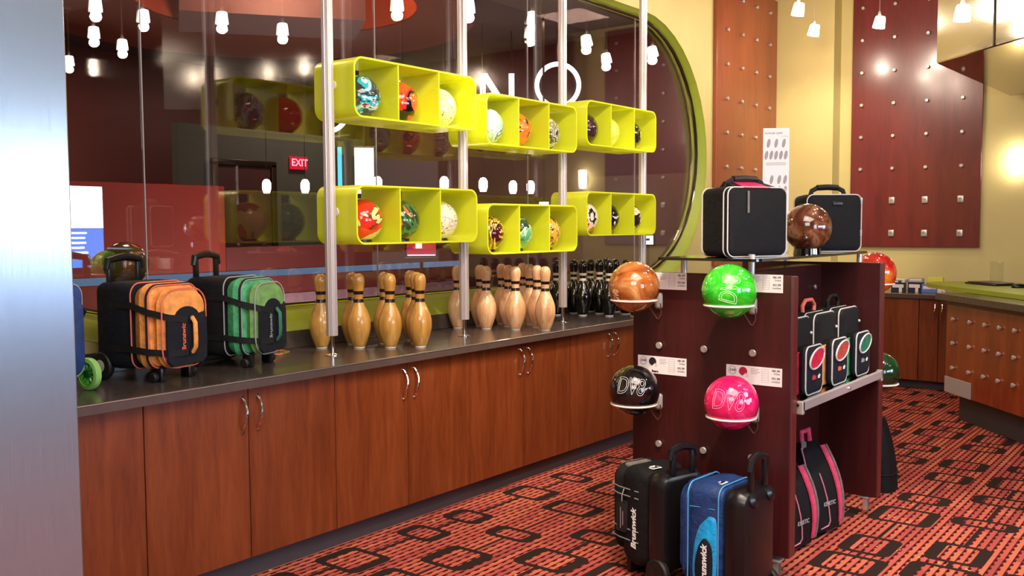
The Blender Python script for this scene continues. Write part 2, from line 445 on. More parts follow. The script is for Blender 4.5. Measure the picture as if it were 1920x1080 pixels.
g.loft([[(x, y, z) for y, z in pts] for x, pts in prof], caps=False)
rev = g.build('lime_reveal', 'lime', wl)
g = G().tube([(GX+.022, y, z) for y, z in INN], .011, 6, True); g.build('glazing_trim', 'dchrome', wl)
g = G().tube([(GX+.036, y, z) for y, z in stadium(2.4, 6.72, 2.10, 1.034)], .004, 5, True); g.build('bright_bead', 'chrome', wl)
# window: oval glazing in separate sheets with hairline joints
win = sroot('window_1')
cuts = [1.385, 2.395, 3.842, 5.285, 6.728, 7.745]
def zr(y):
    d = 2.4-y if y < 2.4 else (y-6.72 if y > 6.72 else 0)
    h = math.sqrt(max(0, 1.02**2-d*d)); return 2.10-h, 2.10+h
for i in range(5):
    a, b = cuts[i]+.003, cuts[i+1]-.003; top = []; bot = []
    for k in range(13):
        y = a+(b-a)*k/12; lo, hi = zr(y); bot.append((y, lo)); top.append((y, hi))
    poly = bot+top[::-1]
    G().loft([[(GX, y, z) for y, z in poly], [(GX-.008, y, z) for y, z in poly]]).build('pane', 'pane', win, smooth=False)
for y in cuts[1:5]:
    lo, hi = zr(y); G().box((GX-.004, y, (lo+hi)/2), (.009, .004, hi-lo)).build('joint_seal', 'grey', win, smooth=False)
# far wall: projecting left part, then the recessed part
struct(G().box((-1.6, FY+.06, CEIL/2), (4.6, .12, CEIL)).build('wall_far', 'cream', smooth=False))
struct(G().box((-3.555, 9.4, CEIL/2), (.61, .2, CEIL-.002)).build('trim_1', 'cream', smooth=False))
struct(G().box((2.56, 3.9, CEIL/2), (.12, 12.2, CEIL)).build('wall_right', 'right_red', smooth=False))
struct(G().box((-3.29-.02, 3.81, .0465), (.04, 5.66, .093)).build('baseboard_left', 'kick', smooth=False))
struct(G().box((-2.5, 8.955, .04), (1.7, .03, .08)).build('baseboard_far', 'kick', smooth=False))
# ------------------------------------------------------------------ setting: lounge behind the glass
struct(G().box((-7.1, 4.5, -.05), (6.2, 10, .1)).build('floor_lounge', 'lounge_dark', smooth=False))
struct(G().box((-7.1, 4.5, 3.50), (6.2, 10, .1)).build('ceiling_lounge', 'lounge_ceil', smooth=False))
wb = struct(G().box((-10.26, 4.5, 1.73), (.12, 10, 3.44)).build('wall_lounge_left', 'maroon', smooth=False))
wf = struct(G().box((-7.1, 8.66, 1.73), (6.2, .12, 3.44)).build('wall_lounge_far', 'lounge_dark', smooth=False))
struct(G().box((-4.9, 8.56, 1.0), (1.5, .06, 1.98)).build('trim_2', 'lounge_olive', smooth=False))
# teal part of the wall with the doorway
wt = struct(G().box((-9.14, 7.25, 1.30), (.12, 2.7, 2.59)).build('wall_lounge_teal', 'lounge_teal', smooth=False))
dr = sroot('door_1', (-9.07, 6.72, 0))
G().box((.01, 0, 1.08), (.02, .74, 2.16)).build('opening', 'lounge_dark', dr, smooth=False)
for dy in (-.40, .40): G().box((.02, dy, 1.10), (.05, .07, 2.20), .005).build('jamb', 'dchrome', dr)
G().box((.02, 0, 2.20), (.05, .87, .07), .005).build('head', 'dchrome', dr)
# round dropped drum in the lounge ceiling
dm = sroot('ceiling_drum', (-6.5, 4.95, 0))
def circ(cx, cy, r, z, n=56): return [(cx+r*math.cos(2*PI*k/n), cy+r*math.sin(2*PI*k/n), z) for k in range(n)]
G().loft([circ(.58, -.20, 1.05, 3.445), circ(.58, -.20, 1.05, 3.16), circ(0, 0, 1.80, 3.16), circ(0, 0, 1.80, 3.445)], False).build('drum_band', 'drum', dm)
G().loft([circ(.58, -.20, 1.046, 3.165), circ(.58, -.20, .98, 3.40), circ(.58, -.20, .01, 3.435)], False).build('drum_cove', 'drum_in', dm)
G().lathe([(1.801, 3.225), (1.812, 3.23), (1.812, 3.25), (1.801, 3.255)], 56, caps=False).build('drum_groove', 'lounge_dark', dm)
G().prism([(-.42, -.42), (.42, .72), (1.05, .25), (.25, -.85)], 3.06, 3.43).build('soffit_box', 'soffit', dm, smooth=False)
# ------------------------------------------------------------------ pillar clad in brushed steel at the left
struct(G().box((-2.55, .868, CEIL/2), (.50, .65, CEIL-.004), .004, 1).build('trim_pillar', 'steel', smooth=False))
# ------------------------------------------------------------------ long counter along the window
t = thing('countertop', 'long dark stone countertop under the oval window carrying pins and roller bags', 'countertop', (-3.53, 3.775, .813))
G().box((0, 0, .02), (.65, 5.85, .04), .003, 1).build('slab', 'top', t, smooth=False)
G().box((.3265, 0, .0165), (.003, 5.85, .030)).build('edge_band', 'lip', t, smooth=False)
G().box((.3262, 0, .0362), (.0035, 5.85, .0035)).build('bright_edge_line', 'trim_line', t, smooth=False)
struct(G().box((-3.852, 3.775, .899), (.014, 5.85, .088)).build('trim_3', 'top', smooth=False))

def handle(g):   # wavy bead-like pull, local x out of the door
    pts = []; rr = []
    for k in range(17):
        u = k/16; z = .072-.144*u; pts.append((.006+.026*math.sin(PI*u), .010*math.sin(2*PI*u)*.6, z)); rr.append(.0042+.0018*abs(math.sin(5*PI*u)))
    g.tube(pts, rr, 8)
    for z in (.072, -.072): g.lathe([(.007, -.001), (.007, .006), (.004, .010)], 10, (0, 0, z), 'X')
    return g
hnd = None
def cabinet(y0, y1, label, group, flip=None):
    t = thing('base_cabinet', label, 'cabinet', (-3.27, (y0+y1)/2, .093), 0, group)
    w = y1-y0
    G().box((-.275, 0, .359), (.55, w-.002, .716)).build('body', 'sapele', t, smooth=False)
    for s in (-1, 1):
        d = G().box((.011, s*w/4, .359), (.020, w/2-.004, .714), .0015, 1).build('door', 'sapele', t, smooth=False)
        h = handle(G()).xf(Matrix.Translation((.021, -s*.038+.006, .609))).build('handle', 'chrome', d)
    return t
ycab = [.99, 1.933, 2.876, 3.818, 4.761, 5.70, 6.642]
for i, lb in enumerate(['sapele base cabinet at the left end, half behind the steel pillar', 'sapele base cabinet below the orange and green roller bags',
                        'sapele base cabinet below the yellow bowling pins', 'sapele base cabinet below the pale wooden pins',
                        'sapele base cabinet below the black pins, partly behind the display stand', 'sapele base cabinet at the far end, hidden behind the display stand']):
    cabinet(ycab[i], ycab[i+1], lb, 'base cabinets under the long counter')

# ------------------------------------------------------------------ aluminium poles
def make_pole():
    t = thing('display_pole', '', 'pole')
    prof = []
    for k in range(48):
        a = 2*PI*k/48; q = (a % (PI/2))/(PI/2); r = .0275-(.006 if .42 < q < .58 else 0)-(.002 if (.2 < q < .26 or .74 < q < .8) else 0)
        prof.append((r*math.cos(a), r*math.sin(a)))
    G().prism(prof, .095, CEIL-.853-.002).build('tube', 'alu', t, angle=20)
    G().lathe([(.0095, .004), (.0095, .1)], 14).build('stem', 'chrome', t)
    G().lathe([(.038, 0), (.038, .003), (.02, .007), (.0095, .009)], 24).build('base_flange', 'chrome', t)
    return t
PY = [3.078, 4.057, 5.032, 6.045]
plab = ['grooved aluminium pole left of the nearest ball cubbies, at the yellow pins', 'second grooved aluminium pole from the left, at the pale wooden pins',
        'third grooved aluminium pole from the left, at the black pins', 'farthest grooved aluminium pole, above the brown-orange ball']
p0 = make_pole()
for i, y in enumerate(PY):
    o = p0 if i == 0 else copy_tree(p0)
    o.location = (-3.49, y, .853 if i < 3 else .853); tag(o, plab[i], 'pole', 'poles holding the ball cubbies')

# ------------------------------------------------------------------ lime ball cubbies
CW, CD, CH = .895, .28, .286
def make_cubby():
    t = thing('ball_cubby', '', 'shelf')
    o1 = rrect(CW, CH, .055, 7); i1 = rrect(CW-.018, CH-.018, .047, 7)
    def L(p, x): return [(x, y, z+CH/2) for y, z in p]
    G().loft([L(i1, -CD/2), L(o1, -CD/2), L(o1, CD/2), L(i1, CD/2), L(i1, -CD/2)], False).build('sleeve', 'acr', t, angle=40)
    for s in (-1, 1):
        G().box((0, s*CW/6, CH/2), (CD-.004, .008, CH-.018)).build('divider', 'acr', t, smooth=False)
    for s in (-1, 1):
        G().lathe([(.012, 0), (.021, .001), (.021, .006), (.012, .007)], 14, (0, s*(CW/2)+(.0 if s > 0 else -.007), CH*.55), 'Y').build('clip', 'white', t)
    return t
CUB = [(3.562, 1.990, 'upper lime acrylic ball cubby nearest the viewer'), (3.565, 1.386, 'lower lime acrylic ball cubby nearest the viewer, holding the red ball'),
       (4.542, 1.925, 'upper lime acrylic ball cubby in the middle bay'), (4.545, 1.313, 'lower lime acrylic ball cubby in the middle bay'),
       (5.545, 1.985, 'upper lime acrylic ball cubby in the farthest bay'), (5.545, 1.406, 'lower lime acrylic ball cubby in the farthest bay')]
c0 = make_cubby()
for i, (y, z, lb) in enumerate(CUB):
    o = c0 if i == 0 else copy_tree(c0); o.location = (-3.49, y, z); tag(o, lb, 'shelf', 'lime ball cubbies between the poles')

# ------------------------------------------------------------------ bowling balls
BR = .1083
def ball_mesh(seg=40):
    g = G(); pr = []
    for k in range(seg//2+1):
        a = -PI/2+PI*k/(seg//2); pr.append((max(BR*math.cos(a), .0004), BR*math.sin(a)))
    return g.lathe(pr, seg)
def on_ball(n0, up=(0, 0, 1), roll=0):
    n0 = Vector(n0).normalized(); t = Vector(up).cross(n0).normalized(); b = n0.cross(t)
    t2 = t*math.cos(roll)+b*math.sin(roll); b2 = b*math.cos(roll)-t*math.sin(roll)
    def fn(v):
        a, e = v.x/BR, v.y/BR; d = (n0*math.cos(a)+t2*math.sin(a))*math.cos(e)+b2*math.sin(e); return d*(BR+.0002+v.z)
    return fn
_bm = None
def ball(loc, mat, label, group=None, holes=None, spin=0):
    t = thing('bowling_ball', label, 'bowling ball', loc, 0, group)
    global _bm
    if _bm is None: o = ball_mesh().build('sphere', mat, t, angle=180); _bm = o.data
    else:
        me = _bm.copy(); me.materials.clear(); me.materials.append(mat); o = bpy.data.objects.new('sphere', me); COL.objects.link(o); o.parent = t
    o.rotation_euler = (spin, spin*1.3, spin*.7)
    if holes:
        fn = on_ball(holes)
        for x, y, r in ((-.022, .03, .0125), (.022, .03, .0125), (0, -.045, .014)):
            g = G(); g.add([fn(Vector((x+r*math.cos(2*PI*k/14), y+r*math.sin(2*PI*k/14), .0003))) for k in range(14)], [tuple(range(14))]); g.build('finger_hole', 'black', t)
    return t
PAT = [
 ('steel grey and turquoise swirled ball with white flecks', [(0, '4a4c52'), (.42, '2f3034'), (.5, '2aa0b4'), (.57, 'c8ccd0'), (.62, '7a2a35')], 5, 3),
 ('orange-red ball with black swoops', [(0, 'e2552a'), (.5, 'd8302a'), (.56, '1a1214'), (.63, 'e86a30')], 3.2, 1.2),
 ('pale yellow ball covered in fine dark scribbles', [(0, 'e4dc92'), (.47, 'e4dc92'), (.49, '6e6a3a'), (.52, 'ded48a'), (.58, '55522e'), (.6, 'e4dc92')], 14, 2),
 ('red ball with cream blotches and a slate blue patch', [(0, 'dd2f22'), (.47, 'dd2f22'), (.50, '5a4524'), (.515, 'e6cc84'), (.62, '4c82a0')], 3.4, .8),
 ('dark green ball with an orange and green spiral', [(0, '23361f'), (.42, '4c7a44'), (.5, '2c4a2a'), (.56, 'e46a3e'), (.64, '7ab070')], 3.0, 3.2),
 ('cream ball with thin black script-like lines', [(0, 'efe2c6'), (.485, 'efe2c6'), (.495, '2a2322'), (.51, 'ecd9c4'), (.60, '3a2c2a'), (.612, 'efe2c6')], 6, 2),
 ('pale grey-green marbled ball', [(0, '8fae9a'), (.45, 'b9cbb8'), (.55, '5f7a70'), (.62, 'd4dccb')], 7, 1.5),
 ('orange ball with dark brown streaks', [(0, 'e07a2e'), (.5, 'd8632a'), (.54, '3a1a12'), (.6, 'e0903a')], 6, 2),
 ('small-patterned silver and olive ball', [(0, '8e8a66'), (.45, 'd8d4b8'), (.52, '4a4630'), (.6, 'a8a480')], 9, 2),
 ('maroon and gold swirled ball', [(0, '3a1218'), (.46, '4a1a22'), (.5, 'd8a83a'), (.56, '3a1218'), (.63, 'e0b850')], 6, 3),
 ('green ball with pale frosted spots', [(0, '3f7a52'), (.46, '5a9a70'), (.54, '9cc0a0'), (.6, '1e3a28')], 6, 1.2),
 ('gold and purple-brown veined ball', [(0, 'd0a03a'), (.46, 'b0822c'), (.5, '4a2028'), (.57, 'e0c070'), (.63, '6a3038')], 7, 3),
 ('glossy dark plum ball', [(0, '2a1a1e'), (.5, '3a2226'), (.6, '54343a')], 5, 1),
 ('translucent-looking pale yellow ball', [(0, 'd8d440'), (.5, 'e2de6a'), (.6, 'ece89a')], 5, 2),
 ('black and lime flecked ball', [(0, '1c1c12'), (.52, '4a4a1c'), (.6, 'b8b83a')], 8, 2),
 ('white, red and black patterned ball', [(0, 'e02a28'), (.44, 'e02a28'), (.47, 'e8d8cc'), (.56, '241a1e'), (.62, 'e8d8cc')], 3.6, 1.2),
 ('plain glossy black ball with a white mark', [(0, '141214'), (.62, '141214'), (.66, 'd8d4d0')], 5, 1),
 ('black ball with cream stripes', [(0, '1c1618'), (.46, 'd8ccb0'), (.52, '241c1e'), (.6, 'd8ccb0')], 6, 1),
]
k = 0
slot = ['left', 'middle', 'right']
for ci, (cy, cz, clab) in enumerate(CUB):
    for j in (-1, 0, 1):
        lb, stops, sc, ds = PAT[k]
        where = ['upper near', 'lower near', 'upper middle', 'lower middle', 'upper far', 'lower far'][ci]
        z = cz+.0095+BR
        yb = cy+j*CW/3+(.022 if j < 0 else -.008)
        ball((-3.50, yb, z), swirl('ball_finish', stops, sc, ds, True, seed=k*3+1), lb+', %s in %s cubby' % (slot[j+1], where), 'balls in the lime cubbies')
        # cup ring the ball sits in
        tag(G().lathe([(.046, 0), (.053, 0), (.053, .0105), (.047, .0095), (.046, 0)], 20, (-3.50, yb, cz+.0095), caps=False).build('ball_cup', 'black'),
            'black cup ring under the '+lb.split(' ball')[0]+' ball', 'cup', 'cups in the lime cubbies')
        k += 1

# ------------------------------------------------------------------ bowling pins
PINP = [(.0, .0), (.0258, .0), (.0275, .004), (.0359, .019), (.0496, .0572), (.0573, .0857), (.0605, .1143), (.058, .1492), (.047, .184), (.0314, .219), (.025, .238), (.0228, .254), (.0237, .276), (.0266, .2985), (.0306, .3207), (.0323, .343), (.030, .358), (.0235, .3715), (.013, .379), (.0005, .381)]
def pin_r(z):
    for (r0, z0), (r1, z1) in zip(PINP[1:], PINP[2:]):
        if z0 <= z <= z1: return r0+(r1-r0)*(z-z0)/(z1-z0)
    return .02
def smooth_prof(p, m=3):
    out = []
    for i in range(len(p)-1):
        a, b, c, d = p[max(i-1, 0)], p[i], p[i+1], p[min(i+2, len(p)-1)]
        for q in range(m):
            u = q/m; f = lambda A, B, C, D: .5*((2*B)+(-A+C)*u+(2*A-5*B+4*C-D)*u*u+(-A+3*B-3*C+D)*u**3)
            out.append((max(f(a[0], b[0], c[0], d[0]), .0004), f(a[1], b[1], c[1], d[1])))
    return out+[p[-1]]
def make_pin(mat, bandmat, bands):
    t = thing('bowling_pin', '', 'bowling pin')
    G().lathe(smooth_prof(PINP[2:]), 28).build('body', mat, t, angle=180)
    G().lathe([(.0268, 0), (.0285, .002), (.0300, .007), (.0285, .008)], 24).build('base_ring', 'white', t)
    for z in bands:
        G().lathe([(pin_r(z+d)+.0009, z+d) for d in (-.0085, -.004, 0, .004, .0085)], 28, caps=False).build('neck_band', bandmat, t, angle=180)
    return t
def pinwood(name, d, m_, l):
    t = NT(name); v = t.coord('Object', (30, 30, 3)); a = t.noise(v, 1.6, 4, .55, .5)
    t.put(t.p.inputs['Base Color'], t.ramp(a, [(.3, d), (.5, m_), (.7, l)])); t.set(Roughness=.3, Coat_Weight=.7)
    t.p.inputs['Coat Roughness'].default_value = .05; return t.m
M['pin_gold'] = pinwood('amber_lacquer', 'a07030', 'b8853c', 'c4954a')
M['pin_pale'] = pinwood('pale_maple', 'c48a5e', 'd8a87c', 'e2bd98')
M['pin_black'] = plain('black_lacquer', '0b0a0a', .12, var=0, coat=.6)
M['band_dark'] = plain('dark_band', '1f0f10', .25, var=0)
M['band_white'] = plain('white_band', 'd8cbb8', .3, var=0)
def rack(o, th, s):
    e1 = (math.cos(th), math.sin(th)); e2 = (math.cos(th+PI/3), math.sin(th+PI/3))
    return [(o[0]+s*(i*e1[0]+j*e2[0]), o[1]+s*(i*e1[1]+j*e2[1])) for j in range(4) for i in range(4-j)]
ordn = ['leftmost', 'second', 'third', 'rightmost']
rown = ['front row', 'second row', 'third row', 'back corner']
def rack_names(col, near):
    out = []
    for j in range(4):
        for i in range(4-j):
            nm = ordn[i] if 4-j == 4 else (['left', 'middle', 'right'][i] if 4-j == 3 else (['left', 'right'][i] if 4-j == 2 else 'single'))
            out.append('%s pin, %s one in the %s of %s' % (col, nm, rown[j], near))
    return out
gold = [(-3.735, 3.222), (-3.586, 3.343), (-3.456, 3.437), (-3.355, 3.552), (-3.72, 3.424), (-3.60, 3.54), (-3.46, 3.636), (-3.60, 3.738)]
gl = ['amber lacquered pin with dark bands half behind the nearest pole', 'amber lacquered pin standing just right of the nearest pole', 'amber lacquered pin, third from the left along the front of its group',
      'amber lacquered pin at the right front of its group by the counter edge', 'amber lacquered pin behind the one right of the nearest pole', 'amber lacquered pin behind the third front pin',
      'amber lacquered pin close behind the right front one', 'amber lacquered pin at the back of the amber group']
pr = make_pin('pin_gold', 'band_dark', (.284, .243))
for i, (x, y) in enumerate(gold):
    o = pr if i == 0 else copy_tree(pr); o.location = (x, y, .853); o.rotation_euler.z = i*1.3; tag(o, gl[i], 'bowling pin', 'amber pins on the counter')
pr = make_pin('pin_pale', 'band_dark', (.284, .243)); nm = rack_names('pale wood', 'the maple group')
for i, (x, y) in enumerate(rack((-3.79, 4.345), .372, .183)):
    o = pr if i == 0 else copy_tree(pr); o.location = (x, y, .853); o.rotation_euler.z = i*1.1; tag(o, nm[i], 'bowling pin', 'pale wooden pins on the counter')
pr = make_pin('pin_black', 'band_white', (.286, .250)); nm = rack_names('glossy black', 'the black group')
for i, (x, y) in enumerate(rack((-3.79, 5.39), .414, .183)):
    o = pr if i == 0 else copy_tree(pr); o.location = (x, y, .853); tag(o, nm[i], 'bowling pin', 'black pins on the counter')

# chrome dish on the counter beside the green bag
t = thing('chrome_dish', 'round chrome dish on the counter right of the green roller bag', 'dish', (-3.76, 2.965, .853))
G().lathe([(.055, 0), (.062, .004), (.055, .012), (.03, .02), (.02, .024), (.0005, .026)], 28).build('dome', 'chrome', t)
G().lathe([(.064, .0), (.066, .003), (.061, .005), (.058, .002)], 28).build('rim', 'chrome', t)

# ------------------------------------------------------------------ roller bags
def wheel(t, name, x, y, z, r, w, mat='rubber', hub='grey'):
    o = G().lathe([(r*.55, -w/2), (r*.9, -w/2), (r, -w/4), (r, w/4), (r*.9, w/2), (r*.55, w/2)], 24, (x, y, z), 'Y').build(name, mat, t)
    G().lathe([(r*.3, -w/2-.003), (r*.55, -w/2+.002), (r*.55, w/2-.002), (r*.3, w/2+.003)], 14, (x, y, z), 'Y').build('hub', hub, o)
    return o
def trolley(t, x, half, z0, z1, mat='black', lean=0):
    for s in (-1, 1): G().box((x, s*half, (z0+z1)/2), (.018, .026, z1-z0), .004).build('trolley_post', mat, t)
    pts = [(x, -half-.016, z1-.035), (x, -half-.008, z1), (x+.002, -half*.5, z1+.010), (x+.003, 0, z1+.014), (x+.002, half*.5, z1+.010), (x, half+.008, z1), (x, half+.016, z1-.035)]
    G().tube(pts, [.013, .016, .016, .017, .016, .016, .013], 10).build('grip', mat, t)
def roller_bag(label, loc, rz, shell, gus, pocket, low, piping, txtmat, group, tilt=0, strip='strap'):
    t = thing('roller_bag', label, 'roller bag', loc, rz, group, tilt)
    pillow(-.19, .015, .285, .345, .035, .02, 0, .225, .004).build('rear_shell', shell, t)
    pillow(.01, .105, .275, .335, .055, .03, 0, .223, .006).build('middle_section', gus, t)
    pk = pillow(.09, .165, .238, .315, .075, .035, 0, .215, .004, 8).build('front_pocket', pocket, t)
    # dark lower front with arched top
    pts = [(-.112, .075), (.112, .075)]
    for k in range(9):
        a = R(20*k+10); pts.append((.092*math.cos(a), .245+.055*math.sin(a)))
    pts = [(-.085, .064), (.085, .064), (.108, .085), (.111, .15), (.110, .252)]+[(.070*math.cos(R(a)), .254+.050*math.sin(R(a))) for a in range(0, 181, 20)]+[(-.110, .252), (-.111, .15), (-.108, .085)]
    lo = G(); n = len(pts)
    lo.add([(.162, y, z) for y, z in pts]+[(.1685, y*.97, .2+(z-.2)*.97) for y, z in pts], [tuple(range(n, 2*n))]+[(i, (i+1) % n, (i+1) % n+n, i+n) for i in range(n)])
    lo.build('lower_front_panel', low, t, angle=50)
    for x, w, h, r, cz, mt in ((.010, .287, .347, .05, .225, piping), (.094, .270, .330, .055, .222, piping), (.152, .240, .317, .075, .215, piping)):
        loop_tube(x, w, h, r, .0030, 0, cz).build('piping', mt, t)
    loop_tube(.088, .274, .334, .055, .0055, 0, .222).build('zip_tape', 'strap', t)
    # compression straps round to the front
    for z, dz in ((.310, -.062), (.135, -.02)):
        g = G(); nr = [(0, 1, 0), (0, 1, 0), (.5, .8, 0), (.9, .5, 0), (1, .1, 0)]
        for s in (-1, 1):
            pts = [(-.12, s*.1432, z), (.012, s*.1455, z), (.10, s*.143, z+dz*.4), (.166, s*.100, z+dz*.75), (.172, s*.004, z+dz)]
            g.strap(pts, .026, .003, [(a, b*s, c) for a, b, c in nr])
        g.build('compression_strap', 'strap', t)
    # vertical carry strip with lettering
    G().tube([(.170, .022, .258), (.188, .022, .235), (.190, .022, .17), (.188, .022, .135), (.170, .022, .112)], .007, 8, flat=1.6).build('carry_handle', strip, t)
    Mx = Matrix.Translation((.1705, -.020, .182)) @ Matrix(((0, 0, 1), (0, -1, 0), (1, 0, 0))).to_4x4()
    Mx = Matrix.Translation((.1700, -.022, .185)) @ Matrix(((0, 0, 1, 0), (0, -1, 0, 0), (1, 0, 0, 0), (0, 0, 0, 1)))
    G().text('Brunswick', .030, Matrix.Translation((.1700, -.022, .185)) @ Matrix(((0, 0, 1, 0), (0, -1, 0, 0), (1, 0, 0, 0), (0, 0, 0, 1))) @ Matrix.Scale(1, 4), off=.0006, shear=.2).build('lettering', txtmat, t, False)
    trolley(t, -.178, .075, .38, .485)
    for s in (-1, 1):
        wheel(t, 'wheel', -.165, s*.135, .058, .058, .030)
        G().box((.085, s*.075, .030), (.05, .03, .06), .008).build('foot', 'black', t)
        G().lathe([(.016, -.011), (.021, -.006), (.021, .006), (.016, .011)], 14, (.085, s*.105, .021), 'Y').build('small_caster', 'rubber', t)
    return t
roller_bag('black roller bag with shiny orange front on the counter', (-3.55, 2.185, .853), R(12), 'navy_fab', 'orange_fab', 'orange_fab', 'navy_fab', 'pipe_o', 'logo_o', 'roller bags on the counter', 0, 'orange_fab')
roller_bag('black roller bag with satin green front on the counter', (-3.60, 2.635, .853), R(20), 'blk_fab', 'green_fab', 'olive_fab', 'navy_fab', 'pipe_g', 'pipe_g', 'roller bags on the counter', 0, 'dgreen_fab')
# blue bag mostly hidden behind the pillar, green light-up wheel
t = thing('roller_bag', 'blue roller bag with a clear green wheel, mostly behind the steel pillar', 'roller bag', (-3.55, 1.68, .853), R(8), 'roller bags on the counter')
pillow(-.15, .11, .285, .35, .04, .03, 0, .235, .004).build('body', fabric('mid_blue_nylon', '27407c', .5, 200, 8), t)
pillow(.09, .15, .24, .30, .05, .03, 0, .22).build('front_pocket', 'blue_fab', t)
loop_tube(.09, .283, .348, .04, .003, 0, .235).build('piping', 'pipe_g', t)
G().strap([(-.05, .146, .34), (.02, .172, .33), (.05, .176, .30), (.02, .160, .24), (-.02, .150, .20)], .03, .004, [(0, 1, 0)]*5).build('side_strap', 'strap', t)
M['wheel_green'] = acrylic('clear_green_plastic', '4fd02c', .4, .1)
M['wheel_rim'] = acrylic('pale_green_plastic', 'b6e88a', .5, .1)
g = G(); g.lathe([(.046, -.014), (.060, -.012), (.063, 0), (.060, .012), (.046, .014), (.046, -.014)], 32, (.085, .165, .063), 'Y', caps=False)
o = g.build('wheel', 'wheel_rim', t)
g = G()
for k in range(9):
    a = 2*PI*k/9; c, s = math.cos(a), math.sin(a); c2, s2 = math.cos(a+.45), math.sin(a+.45)
    g.tube([(.085+.014*c, .165, .063+.014*s), (.085+.032*math.cos(a+.15), .165, .063+.032*math.sin(a+.15)), (.085+.047*c2, .165, .063+.047*s2)], .0045, 6)
g.lathe([(.0465, -.010), (.0465, .010), (.041, .010), (.041, -.010), (.0465, -.010)], 32, (.085, .165, .063), 'Y', caps=False)
g.build('spokes', 'wheel_green', o)
G().lathe([(.006, -.013), (.016, -.012), (.016, .012), (.006, .013)], 16, (.085, .165, .063), 'Y').build('hub', plain('dark_green_plastic', '1c5a24', .3, var=0), o)
wheel(t, 'wheel', -.12, -.125, .045, .045, .028)
G().box((.03, -.10, .03), (.05, .03, .06), .006).build('foot', 'black', t)
G().box((-.10, .09, .03), (.05, .03, .06), .006).build('foot', 'black', t)

# ------------------------------------------------------------------ double-sided display stand on casters
ds = thing('display_stand', 'dark mahogany two-sided display stand with ball brackets, shelf and glass top', 'display stand', (-1.80, 4.25, 0))
def SB(name, c, d, mat, par=ds, bev=.003):
    return G().box((c[0]+1.80, c[1]-4.25, c[2]), d, bev, 1).build(name, mat, par, smooth=False)
fp = SB('front_panel', (-1.8, 3.70, .69), (.73, .06, 1.15), 'mahog')
SB('edge_strip', (-1.4335, 3.70, .69), (.004, .056, 1.146), 'mahog_edge', fp, .001)
rp = SB('rear_panel', (-1.8, 4.85, .69), (.73, .06, 1.18), 'mahog')
SB('edge_strip', (-1.4335, 4.85, .69), (.004, .056, 1.176), 'mahog_edge', rp, .001)
sp = SB('spine_panel', (-1.78, 4.275, .69), (.10, 1.088, 1.15), 'mahog')
SB('top_edge_strip', (-1.78, 4.275, 1.267), (.096, 1.084, .004), 'mahog_edge', sp, .001)
def stud(x, y, z, ax, par, r=.015, h=.016, mat='satin'):
    g = G(); c = (x+1.80, y-4.25, z)
    g.lathe([(r*.55, 0), (r*.55, h*.4), (r, h*.45), (r, h*.9), (r*.85, h)], 16, (0, 0, 0), 'Z')
    if ax == '-Y': g.xf(Matrix.Rotation(R(90), 4, 'X'))
    elif ax == 'X': g.xf(Matrix.Rotation(R(90), 4, 'Y'))
    g.xf(Matrix.Translation(c)); return g.build('stud', mat, par)
for z in (.947, .512, 1.16, .727):
    for x in (-2.027, -1.812, -1.594): 
        if z in (1.16, .727) and x != -1.812: continue
        if z in (1.16, .727): continue
        stud(x, 3.67, z, '-Y', fp)
for y, z in ((3.90, 1.16), (3.90, .66), (4.35, 1.16), (4.70, 1.16), (4.35, .66)): stud(-1.73, y, z, 'X', sp, .012)
# four ball brackets: mount plate, ring, strut
def bracket(x, z):
    b = G().box((x+1.80+.03, 3.661-4.25, z-.068), (.036, .018, .072), .012, 3).build('ball_bracket', 'grey', ds)
    c = (x+1.80, 3.50-4.25, z-.056)
    G().tube([(c[0]+.0975*math.cos(2*PI*k/36), c[1]+.0975*math.sin(2*PI*k/36), c[2]) for k in range(36)], .0042, 8, True).build('ring', 'wire', b)
    g = G()
    g.tube([(c[0]+.0, c[1]+.097, c[2]), (c[0]+.01, c[1]+.155, c[2])], .0045, 8)
    g.build('ring_arm', 'wire', b)
    G().tube([(c[0]-.005, c[1]+.096, c[2]-.004), (c[0]+.026, c[1]+.150, c[2]-.088), (c[0]+.032, c[1]+.158, c[2]-.092), (c[0]+.045, c[1]+.155, c[2]-.070), (c[0]+.055, c[1]+.130, c[2]-.02)], .0028, 6).build('strut', 'strutm', b)
BP = [(-2.06, 1.211), (-1.626, 1.209), (-2.058, .767), (-1.612, .764)]
for x, z in BP: bracket(x, z)
M['b_amber'] = swirl('amber_pearl', [(.25, '6a3016'), (.42, '96501f'), (.58, 'ac6a38'), (.75, 'c8985e')], 8, 2, False, seed=5)
M['b_green'] = swirl('green_pearl', [(.25, '16901a'), (.5, '2cb824'), (.7, '62d84a'), (.8, '9cf078')], 9, 1.5, False, seed=6)
M['b_black'] = swirl('black_gloss', [(.3, '0a090a'), (.7, '141214')], 4, 1, False, seed=7)
M['b_pink'] = swirl('pink_pearl', [(.25, 'c40f4e'), (.5, 'df1c62'), (.75, 'ee4a86')], 9, 1.5, False, seed=8)
M['b_brown'] = swirl('brown_pearl', [(.3, '3a1a10'), (.45, '5a2e1c'), (.55, '7a4a30'), (.62, '8e6a4a'), (.7, '4a2216')], 5, 3, False, seed=9)
M['b_orange'] = swirl('red_orange', [(.3, 'b81c1c'), (.42, 'd83a20'), (.5, 'ea7a24'), (.7, 'f2a030')], 4, 1.5, False, seed=10)
M['b_dgreen'] = swirl('dark_green_gloss', [(.3, '0c1c0e'), (.6, '1c3a1e')], 5, 1, False, seed=11)
